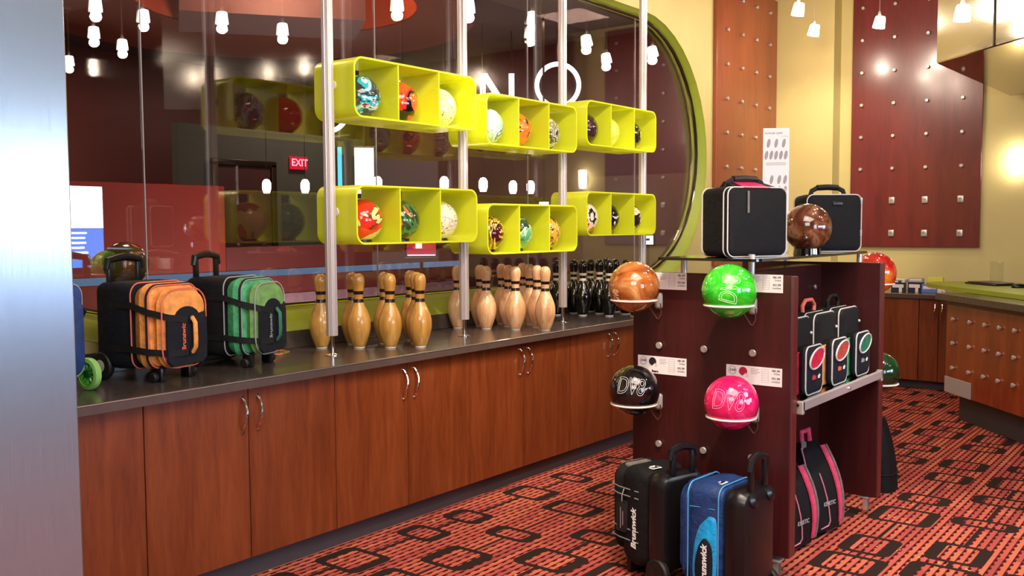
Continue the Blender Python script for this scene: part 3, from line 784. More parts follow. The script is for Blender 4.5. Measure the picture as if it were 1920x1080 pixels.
M['dv_w'] = plain('pale_engraving', 'd8d0d0', .5, var=0); M['dv_g'] = plain('pale_green_engraving', 'd8ffcc', .5, var=0); M['dv_p'] = plain('pale_pink_engraving', 'f0a0be', .5, var=0); M['dv_o'] = plain('pale_amber_engraving', 'd8a68c', .5, var=0)
def ball2(i, mat, label, n0, roll, tm, size=.085, txt='DV8'):
    x, z = BP[i]; t = ball((x, 3.50, z), M[mat], label, 'balls on the front of the display stand')
    f0 = on_ball(n0, roll=roll)
    G().outline(txt, size, .0010, lambda v: f0(Vector((v.x*.70, v.y, v.z))), .10, .85).build('lettering', tm, t); return t
ball2(0, 'b_amber', 'amber brown pearl ball in the upper left bracket of the display stand', (-.25, -.86, -.30), 1.45, 'dv_o', .045)
ball2(1, 'b_green', 'bright green pearl ball in the upper right bracket of the display stand', (.46, -.86, .12), 1.40, 'dv_g', .10)
ball2(2, 'b_black', 'glossy black ball in the lower left bracket of the display stand', (.34, -.86, .30), -.08, 'dv_w', .105)
tb = ball2(3, 'b_pink', 'hot pink pearl ball in the lower right bracket of the display stand', (.27, -.93, .22), -.06, 'dv_p', .115)
fn = on_ball((.85, -.50, .30))
for q, (hx, hy) in enumerate(((0, .018), (.004, -.012))):
    g = G(); g.add([fn(Vector((hx+.010*math.cos(2*PI*k/14), hy+.010*math.sin(2*PI*k/14), .0002))) for k in range(14)], [tuple(range(14))]); g.build('pin_mark', 'dv_p', tb)
# rail shelf between the two panels
sh = SB('rail_shelf', (-1.575, 4.275, .738), (.30, 1.085, .010), 'bglass', ds, .002)
SB('front_rail', (-1.418, 4.275, .732), (.016, 1.06, .040), 'alu', sh, .003)
for y in (3.752, 4.80): SB('rail_end', (-1.425, y, .725), (.03, .022, .056), 'satin', sh, .004)
g = G(); g.lathe([(.006, 0), (.006, .007), (.003, .009)], 12, (0, 0, 0), 'X'); g.xf(Matrix.Translation((-1.410+1.80, 4.30-4.25, .732))); g.build('rail_screw', 'chrome', sh)
# glass top on stand-offs
gt = G().prism([(x-1.755+1.80, y-4.225+.0-.0) for x, y in [(px, py) for px, py in rrect(.46, 1.36, .03, 5, 0, 0)]] and [(x+.045, y-.015) for x, y in rrect(.46, 1.37, .03, 5)], 1.325, 1.336).build('glass_top', 'bglass', ds, smooth=False)
for x, y in ((-1.93, 3.70), (-1.62, 3.70), (-1.93, 4.85), (-1.55, 4.85)):
    G().lathe([(.0135, 1.2655 if y < 4 else 1.281), (.0135, 1.3245)], 18, (x+1.80, y-4.25, 0)).build('standoff', 'satin', gt)
G().lathe([(.0145, 1.3365), (.0145, 1.348), (.012, 1.350)], 18, (-1.62+1.80, 3.70-4.25, 0)).build('standoff_cap', 'satin', gt)
# casters
def caster(x, y):
    o = G().box((x+1.80, y-4.25, .092), (.05, .05, .010), .002).build('caster', 'satin', ds)
    G().lathe([(.014, -.011), (.030, -.011), (.033, -.006), (.033, .006), (.030, .011), (.014, .011)], 20, (x+1.80+.012, y-4.25, .0335), 'Y').build('wheel', 'clear', o)
    g = G()
    for s in (-1, 1): g.box((x+1.80+.006, y-4.25+s*.0165, .058), (.022, .003, .06))
    g.build('fork', 'satin', o)
for x, y in ((-2.1, 3.70), (-1.50, 3.70), (-2.1, 4.85), (-1.50, 4.85)): caster(x, y)
# balls held on the far side of the stand
for (x, z, mt, lb) in ((-1.555, 1.215, 'b_orange', 'red and orange ball on the far side of the display stand'), (-1.525, .69, 'b_dgreen', 'dark green ball low on the far side of the display stand')):
    y = 5.12
    b = G().box((x+1.80, 4.884-4.25, z-.06), (.036, .010, .06), .004).build('ball_bracket', 'grey', ds)
    c = (x+1.80, y-4.25, z-.056)
    G().tube([(c[0]+.0975*math.cos(2*PI*k/36), c[1]+.0975*math.sin(2*PI*k/36), c[2]) for k in range(36)], .0042, 8, True).build('ring', 'wire', b)
    G().tube([(c[0], c[1]-.097, c[2]), (c[0], 4.886-4.25, c[2])], .006, 8).build('ring_arm', 'wire', b)
    ball((x, y, z), M[mt], lb)
# price cards
def card(x0, x1, z0, z1, label, art=None, tilt=0, name=None):
    t = thing('price_card', label, 'price card', ((x0+x1)/2, 3.668, z0), 0, 'price cards on the display stand')
    w, h = x1-x0, z1-z0
    G().box((0, 0, h/2), (w, .0015, h)).build('card', 'paper', t, smooth=False)
    F = lambda u, v: Matrix.Translation((-w/2+u*w, -.0009, v*h)) @ Matrix.Rotation(R(90), 4, 'X')
    for tx, v, sz in (('$81.99', .84, .0125), ('Drilled', .68, .0095), ('$51.99', .42, .0125), ('Undrilled', .25, .0095)):
        G().text(tx, sz, F(.965, v), .0002, .0004 if sz > .01 else .0001, align='RIGHT').build('price_line', 'ink', t, False)
    g = G()
    for k, ww in enumerate((.15, .13, .17, .12)): g.box((-w/2+w*(.45+ww/2), -.0010, h*(.86-.085*k)), (w*ww, .0004, .0018))
    g.build('small_print', 'ink_grey', t, False)
    g = G()
    for k in range(7): g.box((-w/2+w*.705, -.0010, h*(.90-.12*k)), (w*.12, .0004, .0009))
    for q in (.645, .765): g.box((-w/2+w*q, -.0010, h*.54), (.0008, .0004, h*.72))
    g.build('table_rule', 'ink_grey', t, False)
    if art:
        cx, cz = -w/2+w*.115, h*.70
        G().tube([(cx+.0165*math.cos(2*PI*k/24), -.0010, cz+.0165*math.sin(2*PI*k/24)) for k in range(24)], .0013, 5, True).build('round_logo_ring', 'ink_grey', t)
        G().text('DV8', .0135, Matrix.Translation((cx, -.0009, cz)) @ Matrix.Rotation(R(90), 4, 'X'), .0002, .0004, .15).build('round_logo_text', 'ink', t, False)
        hx, hz = -w/2+w*.31, h*.68; pts = []
        for k in range(17): a = R(-40+250*k/16); pts.append((hx+.0185*math.cos(a), hz+.0185*math.sin(a)))
        pts += [(hx-.004, hz-.019), (hx+.008, hz-.010), (hx+.012, hz-.004)]
        g = G(); n = len(pts); g.add([(a, -.0012, b) for a, b in pts], [tuple(range(n))]); g.build('helmet_print', 'ink' if art == 'black' else 'ink_red', t, False)
        G().tube([(hx+.013, -.0010, hz-.010), (hx+.023, -.0010, hz-.012), (hx+.022, -.0010, hz-.020), (hx+.010, -.0010, hz-.018)], .0009, 4).build('face_guard', 'ink_grey', t, False)
        g1 = 'Chicago' if art == 'black' else ''
        if art == 'black':
            G().text('Chicago', .0135, F(.15, .13), .0002, .0003).build('team_word', 'ink_red', t, False)
            G().text('Bears', .0145, F(.36, .13), .0002, .0007).build('team_word', 'ink', t, False)
        else: G().text('49ers', .0145, F(.33, .13), .0002, .0006).build('team_word', 'ink', t, False)
card(-2.137, -1.900, 1.193, 1.266, 'white price card behind the amber ball, upper left of the stand')
card(-1.712, -1.472, 1.197, 1.270, 'white price card behind the bright green ball, upper right of the stand')
card(-2.137, -1.898, .820, .897, 'white price card with a black helmet above the black ball', 'black')
card(-1.713, -1.471, .816, .891, 'white price card with a red helmet above the pink ball', 'red')

# ------------------------------------------------------------------ things on the glass top
def tote(label, loc, rz, wx, wy, h, group, pink=True, ext=0, seam=None):
    """boxy ball tote: local +x = the broad face, width along y"""
    t = thing('ball_tote', label, 'bag', loc, rz, group)
    pillow(-wx/2, wx/2, wy, h, .03, .02, 0, h/2, .004).build('body', 'blk_fab', t)
    loop_tube(wx/2-.012, wy+.003, h+.001, .032, .0030, 0, h/2).build('front_piping', 'pipe_w', t)
    loop_tube(-wx/2+.012, wy+.003, h+.001, .032, .0030, 0, h/2).build('rear_piping', 'pipe_w', t)
    if pink:
        g = G(); g.add([(-.06, -.06, h+.002), (.075, -.05, h+.001), (.075, .07, h+.001), (-.06, .06, h+.012)], [(0, 1, 2, 3)])
        G().loft([[(wx/2-.004, y, h-.012), (wx/2-.004, y, h-.004), (-.02, y*.8, h+.030), (-.05, y*.8, h+.004), (-.05, y*.8, h-.012)] for y in (-.115, .115)]).build('sloping_lid', 'blk_fab', t, False)
        G().loft([[(wx/2-.004, y, h-.003), (wx/2-.002, y, h-.001), (-.018, y*.8, h+.034), (-.020, y*.8, h+.031)] for y in (-.075, .06)]).build('top_patch', 'rose_fab', t, False)
    hy = wy*.32
    pts = [(0, -hy, h-.002), (0, -hy*.92, h+.022), (0, -hy*.6, h+.036), (0, 0, h+.038), (0, hy*.6, h+.036), (0, hy*.92, h+.022), (0, hy, h-.002)]
    G().tube(pts, .008, 8, flat=1.5).build('carry_strap', 'strap', t)
    G().tube([(0, -hy*.62, h+.037), (0, 0, h+.040), (0, hy*.62, h+.037)], .015, 10).build('hand_grip', 'black', t)
    G().lathe([(.006, 0), (.006, .012)], 8, (wx/2-.03, -wy*.32, h-.03), 'X').build('zip_pull', 'satin', t)
    return t
t = tote('tall black ball tote with white piping and pink top on the glass top', (-1.70, 3.80, 1.3405), R(-28), .20, .30, .285, 'black totes on the glass top')
G().strap([(.1035, -.06, .27), (.1050, -.06, .18)], .010, .002, [(1, 0, 0)]*2).build('zip_tag', 'grey_fab', t)
loop_tube(.06, .303, .286, .032, .0036, 0, .1425).build('seam_piping', 'pipe_w', t)
t = tote('black ball tote with white piping behind the brown ball on the glass top', (-1.665, 4.70, 1.3405), R(-48), .20, .27, .275, 'black totes on the glass top', False)
G().box((.102, .01, .232), (.006, .05, .02), .002).build('buckle', 'black', t)
b = ball((-1.60, 4.265, 1.336+.014+BR), M['b_brown'], 'dark brown marbled ball on a black cup between the totes on the glass top')
tag(G().lathe([(.048, 0), (.062, 0), (.060, .026), (.052, .026), (.048, 0)], 28, (-1.60, 4.265, 1.3365), caps=False).build('ball_cup', 'bglass'), 'black ring holding up the brown marbled ball', 'cup')
# upright card with printed grips
t = thing('grip_chart', 'upright white chart with rows of grey finger grips behind the tall black tote', 'chart', (-1.83, 4.45, 1.3375), R(32))
G().box((0, 0, .30), (.125, .004, .60), .001, 1).build('card', 'paper', t, smooth=False)
G().box((0, .02, .004), (.13, .06, .008), .002).build('foot', 'clear', t)
F = lambda u, z: Matrix.Translation((u, -.0022, z)) @ Matrix.Rotation(R(90), 4, 'X')
G().text('BOWLER GRIPS', .012, F(-.012, .575), .0002, .0004).build('heading', 'ink_grey', t, False)
G().text('ALL SIZES', .008, F(.040, .560), .0002).build('subheading', 'ink_grey', t, False)
for zrow, xs in ((.527, (-.036, 0, .036)), (.470, (-.046, -.023, 0, .023, .046)), (.352, (-.020, .016, .044)), (.300, (-.020, .016, .044))):
    for x in xs:
        g = G(); pts = [(.0085*math.cos(2*PI*k/14), .022*math.sin(2*PI*k/14)) for k in range(14)]
        g.add([(x+a+.15*b, -.0023, zrow+b) for a, b in pts], [tuple(range(14))]); g.build('grip_print', 'ink_grey', t, False)
g = G()
for z in (.432, .424): g.box((0, -.0022, z), (.095, .0004, .003))
g.build('rule', 'ink_grey', t, False)

# ------------------------------------------------------------------ three add-a-bag totes on the rail shelf
def shelf_bag(label, y, pocket_mat, side_mat, hmat, word, hgt=.325, logo='logo_r'):
    t = thing('shoe_tote', label, 'bag', (-1.575, y, .743), 0, 'totes on the rail shelf')
    pillow(-.135, .065, .265, hgt, .035, .022, 0, hgt/2, .004).build('body', 'blk_fab', t)
    for x in (.045, .0): loop_tube(x, .268, hgt+.001, .037, .0034, 0, hgt/2).build('piping', 'pipe_w', t)
    pillow(.058, .085, .245, hgt*.56, .02, .012, 0, hgt*.29).build('lower_front', side_mat, t)
    pk = pillow(.080, .128, .190, .205, .032, .020, 0, .1085, .003, 7).build('shoe_pocket', 'navy_fab', t)
    loop_tube(.118, .192, .206, .033, .0036, 0, .1085).build('pocket_piping', 'pipe_w', t)
    n = 20; pts = [(.084*math.cos(2*PI*k/n), .040*math.sin(2*PI*k/n)) for k in range(n)]
    o = G().loft([[(.118, a, .158+b+.18*a) for a, b in pts], [(.133, a*.92, .158+b*.92+.18*a) for a, b in pts]]).build('pocket_top', pocket_mat, t)
    G().tube([(.132, a*1.0, .158+b+.18*a) for a, b in pts], .0042, 6, True).build('pocket_top_piping', 'pipe_w', t)
    Mx = Matrix.Translation((.1285, 0, .078)) @ Matrix(((0, 0, 1, 0), (1, 0, 0, 0), (0, 1, 0, 0), (0, 0, 0, 1)))
    G().text(word[0], .026, Mx @ Matrix.Translation((-.024, 0, 0)), off=.0012, shear=.15).build('logo_word', logo, t, False)
    G().text(word[1], .026, Mx @ Matrix.Translation((.034, 0, 0)), off=.0012, shear=.15).build('logo_word', 'logo', t, False)
    pts = [(-.03, -.07, hgt), (-.03, -.075, hgt+.03), (-.03, -.04, hgt+.055), (-.03, .04, hgt+.055), (-.03, .075, hgt+.03), (-.03, .07, hgt)]
    G().tube(pts, .009, 8).build('handle', hmat, t)
    G().lathe([(.005, 0), (.008, .004), (.005, .010)], 10, (.066, .09, hgt-.07), 'X').build('zip_pull', 'satin', t)
    return t
shelf_bag('black tote with red pocket top nearest on the rail shelf', 3.985, 'red_fab', 'red_fab', 'rust_fab', ('blitz', 'air'))
shelf_bag('black tote with rust pocket top in the middle of the rail shelf', 4.305, 'rust_fab', 'orange_fab', 'pipe_o', ('blitz', 'air'), logo='logo_o')
shelf_bag('black tote with green pocket top farthest on the rail shelf', 4.63, 'dgreen_fab', 'green_fab', 'strap', ('blitz', 'air'), logo='pipe_g')

# ------------------------------------------------------------------ two roller bags on the carpet in front of the stand
def side_text(t, x, y, z, size, mat='logo'):
    Mx = Matrix.Translation((x, y, z)) @ Matrix(((0, 1, 0, 0), (0, 0, 1, 0), (1, 0, 0, 0), (0, 0, 0, 1)))
    G().text('Brunswick', size, Mx, off=.0012, shear=.22).build('lettering', mat, t, False)
def top_logo(t, x, z):
    G().box((x, 0.045, z), (.055, .05, .002)).build('logo_label', 'logo', t, smooth=False)
    G().box((x, 0.045, z+.0013), (.043, .036, .001)).build('logo_field', 'ink', t, smooth=False)
    G().text('b', .042, Matrix.Translation((x, .045, z+.002)) @ Matrix.Rotation(R(180), 4, 'Z'), off=.001).build('logo_mark', 'logo', t, False)
t = thing('roller_bag', 'all black roller bag with a hanging tag in front of the display stand', 'roller bag', (-1.935, 3.485, 0), R(163), 'roller bags on the carpet')
pillow(-.165, -.06, .25, .40, .05, .03, 0, .265, .002).build('rear_shell', 'black', t)
pillow(-.065, .095, .245, .41, .045, .035, 0, .262, .008).build('middle_section', 'blk_fab', t)
pillow(.08, .165, .225, .35, .05, .035, 0, .28, .010).build('front_pocket', 'blk_fab', t)
G().box((.12, .01, .452), (.06, .13, .02), .008).build('mesh_flap', 'grey_fab', t)
for z in (.16, .205, .345, .375): G().strap([(-.02, .1265, z), (.10, .1265, z), (.155, .112, z), (.166, .07, z)], .004, .002, [(0, 1, 0), (0, 1, 0), (.5, .8, 0), (.9, .4, 0)]).build('stitch_line', 'pipe_g', t)
G().box((.075, .1305, .255), (.060, .004, .13), .006).build('hang_tag', 'ink', t)
G().tube([(.075, .132, .315), (.069, .137, .345), (.063, .131, .372)], .0018, 6).build('tag_cord', 'pipe_w', t)
g = G()
for k in range(2): g.box((.069+.014*k, .1330, .245), (.004, .0006, .06+.03*k))
g.build('tag_print', 'ink_grey', t)
side_text(t, .004, .1310, .215, .040); top_logo(t, -.02, .468)
trolley(t, -.145, .055, .44, .56); 
for s in (-1, 1): wheel(t, 'wheel', -.125, s*.115, .062, .062, .030, hub='black')
G().box((.08, 0, .04), (.03, .18, .08), .01).build('foot', 'black', t)
t = thing('roller_bag', 'navy blue roller bag with a bright blue side pocket and black hard back', 'roller bag', (-1.60, 3.42, 0), R(176), 'roller bags on the carpet')
pillow(-.160, -.055, .255, .41, .055, .035, 0, .265, .002).build('rear_shell', 'black', t)
pillow(-.065, .095, .25, .415, .045, .03, 0, .262, .006).build('middle_section', 'blue_fab', t)
pillow(.07, .145, .235, .37, .06, .035, 0, .27, .014).build('front_pocket', 'blue_fab', t)
for x in (-.045, .088): loop_tube(x, .254, .418, .046, .0028, 0, .262).build('piping', 'pipe_b', t)
pts = [(-.036, .33), (-.018, .352), (.004, .345), (.030, .315), (.052, .25), (.062, .17), (.060, .105), (.045, .085), (-.015, .080), (-.032, .10), (-.038, .2)]
def side_patch(poly, y0, y1, name, mat, par):
    n = len(poly); cx = sum(p[0] for p in poly)/n; cz = sum(p[1] for p in poly)/n
    g = G(); g.loft([[(x, y0, z) for x, z in poly], [(cx+(x-cx)*.97, (y0*.3+y1*.7), cz+(z-cz)*.98) for x, z in poly], [(cx+(x-cx)*.88, y1, cz+(z-cz)*.93) for x, z in poly]])
    return g.build(name, mat, par, angle=60)
def dense(poly, m=4):
    out = []; n = len(poly)
    for i in range(n):
        a, b, c, d = poly[i-1], poly[i], poly[(i+1) % n], poly[(i+2) % n]
        for q in range(m):
            u = q/m; f = lambda A, B, C, D: .5*((2*B)+(-A+C)*u+(2*A-5*B+4*C-D)*u*u+(-A+3*B-3*C+D)*u**3)
            out.append((f(a[0], b[0], c[0], d[0]), f(a[1], b[1], c[1], d[1])))
    return out
dp = dense(pts); side_patch(dp, .124, .1345, 'side_pocket', 'sky_fab', t)
G().tube([(x, .127, z) for x, z in dp], .0028, 6, True).build('pocket_piping', 'pipe_b', t)
pts = [(-.026, .22), (-.010, .258), (.012, .268), (.036, .235), (.052, .17), (.052, .115), (.040, .096), (-.012, .092), (-.026, .12)]
side_patch(dense(pts), .128, .1375, 'pocket_panel', 'navy_fab', t)
side_text(t, .010, .1385, .165, .036); top_logo(t, .0, .471)
G().tube([(-.03, .128, .385), (.03, .128, .385), (.08, .128, .38)], .0014, 5).build('stitch_line', 'pipe_b', t)
trolley(t, -.142, .055, .44, .575)
for s in (-1, 1):
    wheel(t, 'wheel', -.118, s*.118, .062, .062, .030, hub='grey')
    G().lathe([(.030, 0), (.028, .014), (.012, .022), (.0005, .023)], 16, (0, 0, 0)).xf(Matrix.Translation((-.150, s*.068, .430)) @ Matrix.Rotation(R(-70), 4, 'Y')).build('post_boss', 'black', t)
G().box((.08, 0, .04), (.03, .18, .08), .01).build('foot', 'black', t)

# ------------------------------------------------------------------ sling bags on the carpet under the rail shelf
def sling(label, loc, rz, tilt, h, w, d):
    t = thing('sling_bag', label, 'bag', loc, rz, 'sling bags under the rail shelf', tilt)
    loops = []
    for u in range(9):
        q = u/8; z = h*q; k = math.sin(PI*min(1, .16+.84*q)); ww = w*(.80+.25*math.sin(PI*(1-q)*.8))*(1 if q < .95 else .75); dd = d*(.35+.75*math.sin(PI*(.08+.84*(1-q)*.95)))*(1 if q < .97 else .6)
        loops.append([(x+dd*.0, y, z) for x, y in rrect(dd, ww, min(dd, ww)*.32, 4)])
    G().loft(loops).build('body', 'blk_fab', t, angle=60)
    F = lambda u: (d*(.35+.75*math.sin(PI*(.08+.84*(1-u)*.95)))/2, w*(.80+.25*math.sin(PI*(1-u)*.8))/2)
    def strip(f0, f1, name, mat):
        a = []
        for k in range(9):
            u = .06+.88*k/8; x, y = F(u); a.append(((x+.004, y*f0(u), h*u), (x+.004, y*f1(u), h*u), (x+.010, y*(f1(u)*.9+f0(u)*.1), h*u), (x+.010, y*(f0(u)*.9+f1(u)*.1), h*u)))
        G().loft(a).build(name, mat, t)
    strip(lambda u: .40+.25*(1-u), lambda u: .80+.05*(1-u), 'pink_stripe', 'pink_fab')
    strip(lambda u: .84, lambda u: .99, 'grey_edge', 'grey_fab')
    pp = []
    for k in range(11):
        u = .95-.87*k/10; x, y = F(u); pp.append((x*.75, -y*.98, h*u))
    x, y = F(.06); pp += [(x*.9, -y*.6, h*.035), (x, -y*.1, h*.05)]
    for k in range(5):
        u = .10+.55*k/4; x, y = F(u); pp.append((x+.004, y*(.05-.7*u), h*u))
    G().tube(pp, .0035, 6).build('pink_piping', 'pipe_p', t)
    x, y = F(.3)
    G().text('KINETIC', .026, Matrix.Translation((x+.007, -.01, h*.30)) @ Matrix(((0, 0, 1, 0), (1, 0, 0, 0), (0, 1, 0, 0), (0, 0, 0, 1))), off=.0004, shear=.3).build('lettering', 'pipe_g', t, False)
    G().tube([(0, -.03, h*.97), (.01, -.035, h+.05), (.01, .025, h+.055), (0, .03, h*.97)], .009, 8, flat=1.8).build('top_loop', 'pink_fab', t)
    G().strap([(.03, -.06, h*1.02), (.025, -.075, h*.80), (.06, -.06, h*.55)], .03, .004, [(1, -.2, 0)]*3).build('shoulder_strap', 'grey_fab', t)
    return t
sling('black and pink sling bag leaning under the rail shelf', (-1.575, 4.44, .012), R(-14), R(-13), .42, .215, .14)
sling('black sling bag with pink piping half hidden by the front panel', (-1.60, 4.13, .012), R(-10), R(-8), .38, .24, .14)
# tall black bag behind the stand
t = thing('black_bag', 'plain black bag standing on the carpet behind the display stand', 'bag', (-1.70, 5.38, 0), 0)
loops = []
for q in range(9):
    u = q/8; loops.append([(x+.02*(1-u), y,    .40*u+.002) for x, y in rrect(.36*(1-.28*u**2.5), .20*(1-.4*u**2), .06*(1-.3*u), 4)])
G().loft(loops).build('body', 'blk_fab', t, angle=60)
G().tube([(-.08, 0, .395), (-.07, 0, .44), (.05, 0, .44), (.06, 0, .395)], .011, 8).build('handle', 'strap', t)
G().tube([(x+.02, y, .10) for x, y in rrect(.358, .200, .06, 4)], .003, 6, True).build('piping', 'strap', t)

# ------------------------------------------------------------------ stud panels
def stud_panel(label, name_axis, origin, w, z0, z1, cols, rows, hooks, mat):
    """local x along the panel, -y towards the shop"""
    t = thing('stud_panel', label, 'wall panel', origin, name_axis)
    G().box((w/2, .0, (z0+z1)/2), (w, .036, z1-z0), .002, 1).build('board', mat, t, smooth=False)
    for x in cols:
        for z in rows:
            if not z0+.03 < z < z1-.03: continue
            G().lathe([(.010, 0), (.010, .010), (.0165, .011), (.0165, .024), (.013, .027)], 14).xf(Matrix.Translation((x, -.018, z)) @ Matrix.Rotation(R(90), 4, 'X')).build('stud', 'satin', t)
        for z in hooks:
            if mat == 'maroon_panel':
                o = G().box((x, -.028, z), (.052, .02, .062), .005).build('hook', 'satin', t)
                G().box((x, -.050, z+.004), (.030, .024, .012), .003).build('hook_tongue', 'clear', o)
            else:
                G().lathe([(.012, 0), (.012, .05), (.017, .052), (.017, .064), (.013, .067)], 14).xf(Matrix.Translation((x, -.018, z)) @ Matrix.Rotation(R(90), 4, 'X')).build('peg', 'satin', t)
    return t
rows = [1.387+.309*k for k in range(2, 8)]
stud_panel('tall maroon wall panel with rows of metal studs and square hooks on the far wall', 0, (-3.125, FY-.024, 0), 1.175, 1.255, 3.70, [.10, .40, .70, 1.01], rows, [1.387, 1.70], 'maroon_panel')
stud_panel('narrow rust red studded wall panel on the left wall beside the oval window', R(90), (WX+.022, 7.925, 0), 1.36, 1.1, 3.70, [.195, .512, .83, 1.148], rows, [1.387, 1.70], 'rust_panel')

# ------------------------------------------------------------------ far cabinets, counter and boxes
def far_cab(x0, x1, seam, label):
    t = thing('base_cabinet', label, 'cabinet', ((x0+x1)/2, 8.87, .08), 0, 'far base cabinets'); c = (x0+x1)/2; s = seam-c; w = x1-x0
    G().box((0, .28, .365), (w-.002, .55, .728)).build('body', 'sapele', t, smooth=False)
    for a, b, hx in ((-w/2, s, s-.03), (s, w/2, s+.03)):
        d = G().box(((a+b)/2, -.010, .365), (b-a-.004, .020, .726), .0015, 1).build('door', 'sapele', t, smooth=False)
        handle(G()).xf(Matrix.Translation((hx, -.021, .62)) @ Matrix.Rotation(R(-90), 4, 'Z')).build('handle', 'chrome', d)
far_cab(-3.2, -2.30, -2.75, 'sapele cabinet under the far wall, mostly behind the display stand')
far_cab(-2.298, -1.66, -2.135, 'sapele cabinet under the far wall beside the curved desk')
t = thing('far_countertop', 'short dark countertop under the far wall holding small boxes', 'countertop', (-2.5, 9.13, .812))
G().box((0, 0, .021), (1.70, .60, .04), .003, 1).build('slab', 'top', t, smooth=False)
G().box((0, -.3015, .017), (1.70, .003, .032)).build('edge_band', 'lip', t, smooth=False)
G().box((0, -.302, .038), (1.70, .003, .004)).build('bright_edge_line', 'trim_line', t, smooth=False)
def carton(label, loc, rz, d, mats, txt=None):
    t = thing('product_box', label, 'box', loc, rz, 'small boxes on the far countertop')
    G().box((0, 0, d[2]/2), d, .002, 1).build('carton', mats[0], t, smooth=False)
    G().box((0, -d[1]/2-.0006, d[2]*.62), (d[0]*.8, .001, d[2]*.35)).build('printed_label', mats[1], t, smooth=False)
    G().box((d[0]*.18, -d[1]/2-.0008, d[2]*.25), (d[0]*.22, .001, d[2]*.48)).build('printed_bar', mats[2], t, smooth=False)
zc = .853
M['box_navy'] = plain('navy_carton', '23263e', .4, var=0); M['box_yel'] = plain('yellow_carton', 'd8cf4a', .45, var=0); M['box_blue'] = plain('blue_carton', '5f7fd0', .45, var=0)
carton('white and navy box at the left of the small boxes', (-2.545, 9.10, zc), R(6), (.12, .09, .085), ('box_navy', 'paper', 'paper'))
carton('flat white box lying on the leftmost small box', (-2.545, 9.11, zc+.085), R(-4), (.13, .10, .03), ('paper', 'grey', 'box_navy'))
carton('white and navy box in the middle of the small boxes', (-2.40, 9.12, zc), R(-3), (.12, .09, .090), ('box_navy', 'paper', 'paper'))
carton('pale grey box lying on the middle small box', (-2.40, 9.13, zc+.09), R(5), (.12, .10, .035), ('grey', 'paper', 'grey'))
carton('yellow topped box beside the middle small boxes', (-2.255, 9.22, zc), R(0), (.13, .05, .135), ('box_yel', 'box_yel', 'ink_grey'))
carton('white and blue tub-like box in front of the yellow one', (-2.270, 9.10, zc), R(2), (.135, .08, .075), ('box_blue', 'paper', 'box_blue'))
carton('low white box at the right end of the small boxes', (-2.165, 9.10, zc), R(-8), (.07, .08, .04), ('paper', 'paper', 'grey'))

# ------------------------------------------------------------------ angled service desk on the right
DX, DY = -1.79, 7.66; ux, uy = .655, -.755; nx, ny = -.755, -.655      # along the front, outward normal
DR = math.atan2(uy, ux)
dk = thing('service_desk', 'angled service desk with studded wooden front, dark ledge and lime top', 'desk', (DX, DY, 0), DR)
# local x along the front edge, local y into the desk (away from viewer)
G().box((1.6, .33, .545), (3.2, .60, .70), .004, 1).build('front_box', 'deskwood', dk, smooth=False)
G().box((1.6, .012, .55), (3.2, .024, .69), .002, 1).build('front_board', 'deskwood', dk, smooth=False)
G().box((1.62, .33, .0975), (3.12, .50, .195), .003, 1).build('plinth', 'kick', dk, smooth=False)
G().box((1.6, .22, .925), (3.26, .60, .050), .006, 2).build('ledge', 'top', dk, smooth=False)
G().box((1.6, -.002, .882), (3.2, .012, .030), .002, 1).build('under_ledge_rail', 'mahog_edge', dk, smooth=False)
ltp = [(-.86, .36), (-.80, .24), (-.64, .17), (-.4, .150), (3.2, .20), (3.2, .82), (-.5, .86), (-.76, .78), (-.86, .6)]
G().prism(ltp, .952, .985).build('lime_top', 'lime', dk, smooth=False)
for x in (.115, .345, .54, .72, .90, 1.08):
    for z in (.40, .585, .765):
        G().lathe([(.009, 0), (.009, .008), (.016, .009), (.016, .02), (.012, .023)], 14).xf(Matrix.Translation((x, .0, z)) @ Matrix.Rotation(R(90), 4, 'X')).build('stud', 'satin', dk)
G().box((.185, -.004, .265), (.37, .006, .12), .002, 1).build('kick_plate', 'grey', dk, smooth=False)
def DL(x, y, z): return (DX+x*math.cos(DR)-y*math.sin(DR), DY+x*math.sin(DR)+y*math.cos(DR), z)
t = thing('laptop', 'thin dark laptop folded flat on the lime desk top', 'laptop', DL(-.40, .58, .985), DR+R(6))
G().box((0, 0, .007), (.36, .24, .014), .004).build('base', 'black', t)
G().box((0, .012, .0175), (.355, .215, .006), .002).build('lid', plain('dark_grey_lid', '3a3634', .4, var=0), t)
t = thing('acrylic_holder', 'clear acrylic leaflet holder standing behind the laptop', 'holder', DL(-.62, .74, .985), DR+R(20))
G().box((0, 0, .09), (.13, .004, .17), .001).build('back_plate', 'clear', t); G().box((0, -.03, .004), (.13, .07, .005), .001).build('base_plate', 'clear', t)
t = thing('computer_mouse', 'dark computer mouse beside the laptop on the desk', 'mouse', DL(.0, .55, .985), DR)
G().loft([[(x*k, y*k, z) for x, y in rrect(.06, .10, .028, 5)] for k, z in ((.92, 0), (1, .008), (.96, .02), (.75, .030), (.3, .034))]).build('shell', 'black', t)
G().box((0, -.025, .033), (.006, .018, .006), .002).build('scroll_wheel', 'grey', t)

# ------------------------------------------------------------------ steel-clad bulkhead above the desk
HB = [(-1.785, 7.18), (-1.13, 6.56), (.3, 5.20), (2.45, 5.20), (2.45, 9.40), (-1.72, 9.40)]
hd = sroot('bulkhead', (0, 0, 0))
G().prism(HB, 2.605, CEIL-.004).build('steel_cladding', 'hood', hd, smooth=False)
G().prism([(x*.998+.001, y*.999+.004) for x, y in HB], 2.596, 2.605).build('underside', 'mirror', hd, smooth=False)
d = Vector((.655, -.62, 0)).normalized(); p = Vector((-1.785, 7.18, 0))+d*.62
G().box((p.x-.004, p.y-.004, 3.17), (.008, .008, 1.13)).build('panel_seam', 'dchrome', hd, smooth=False)

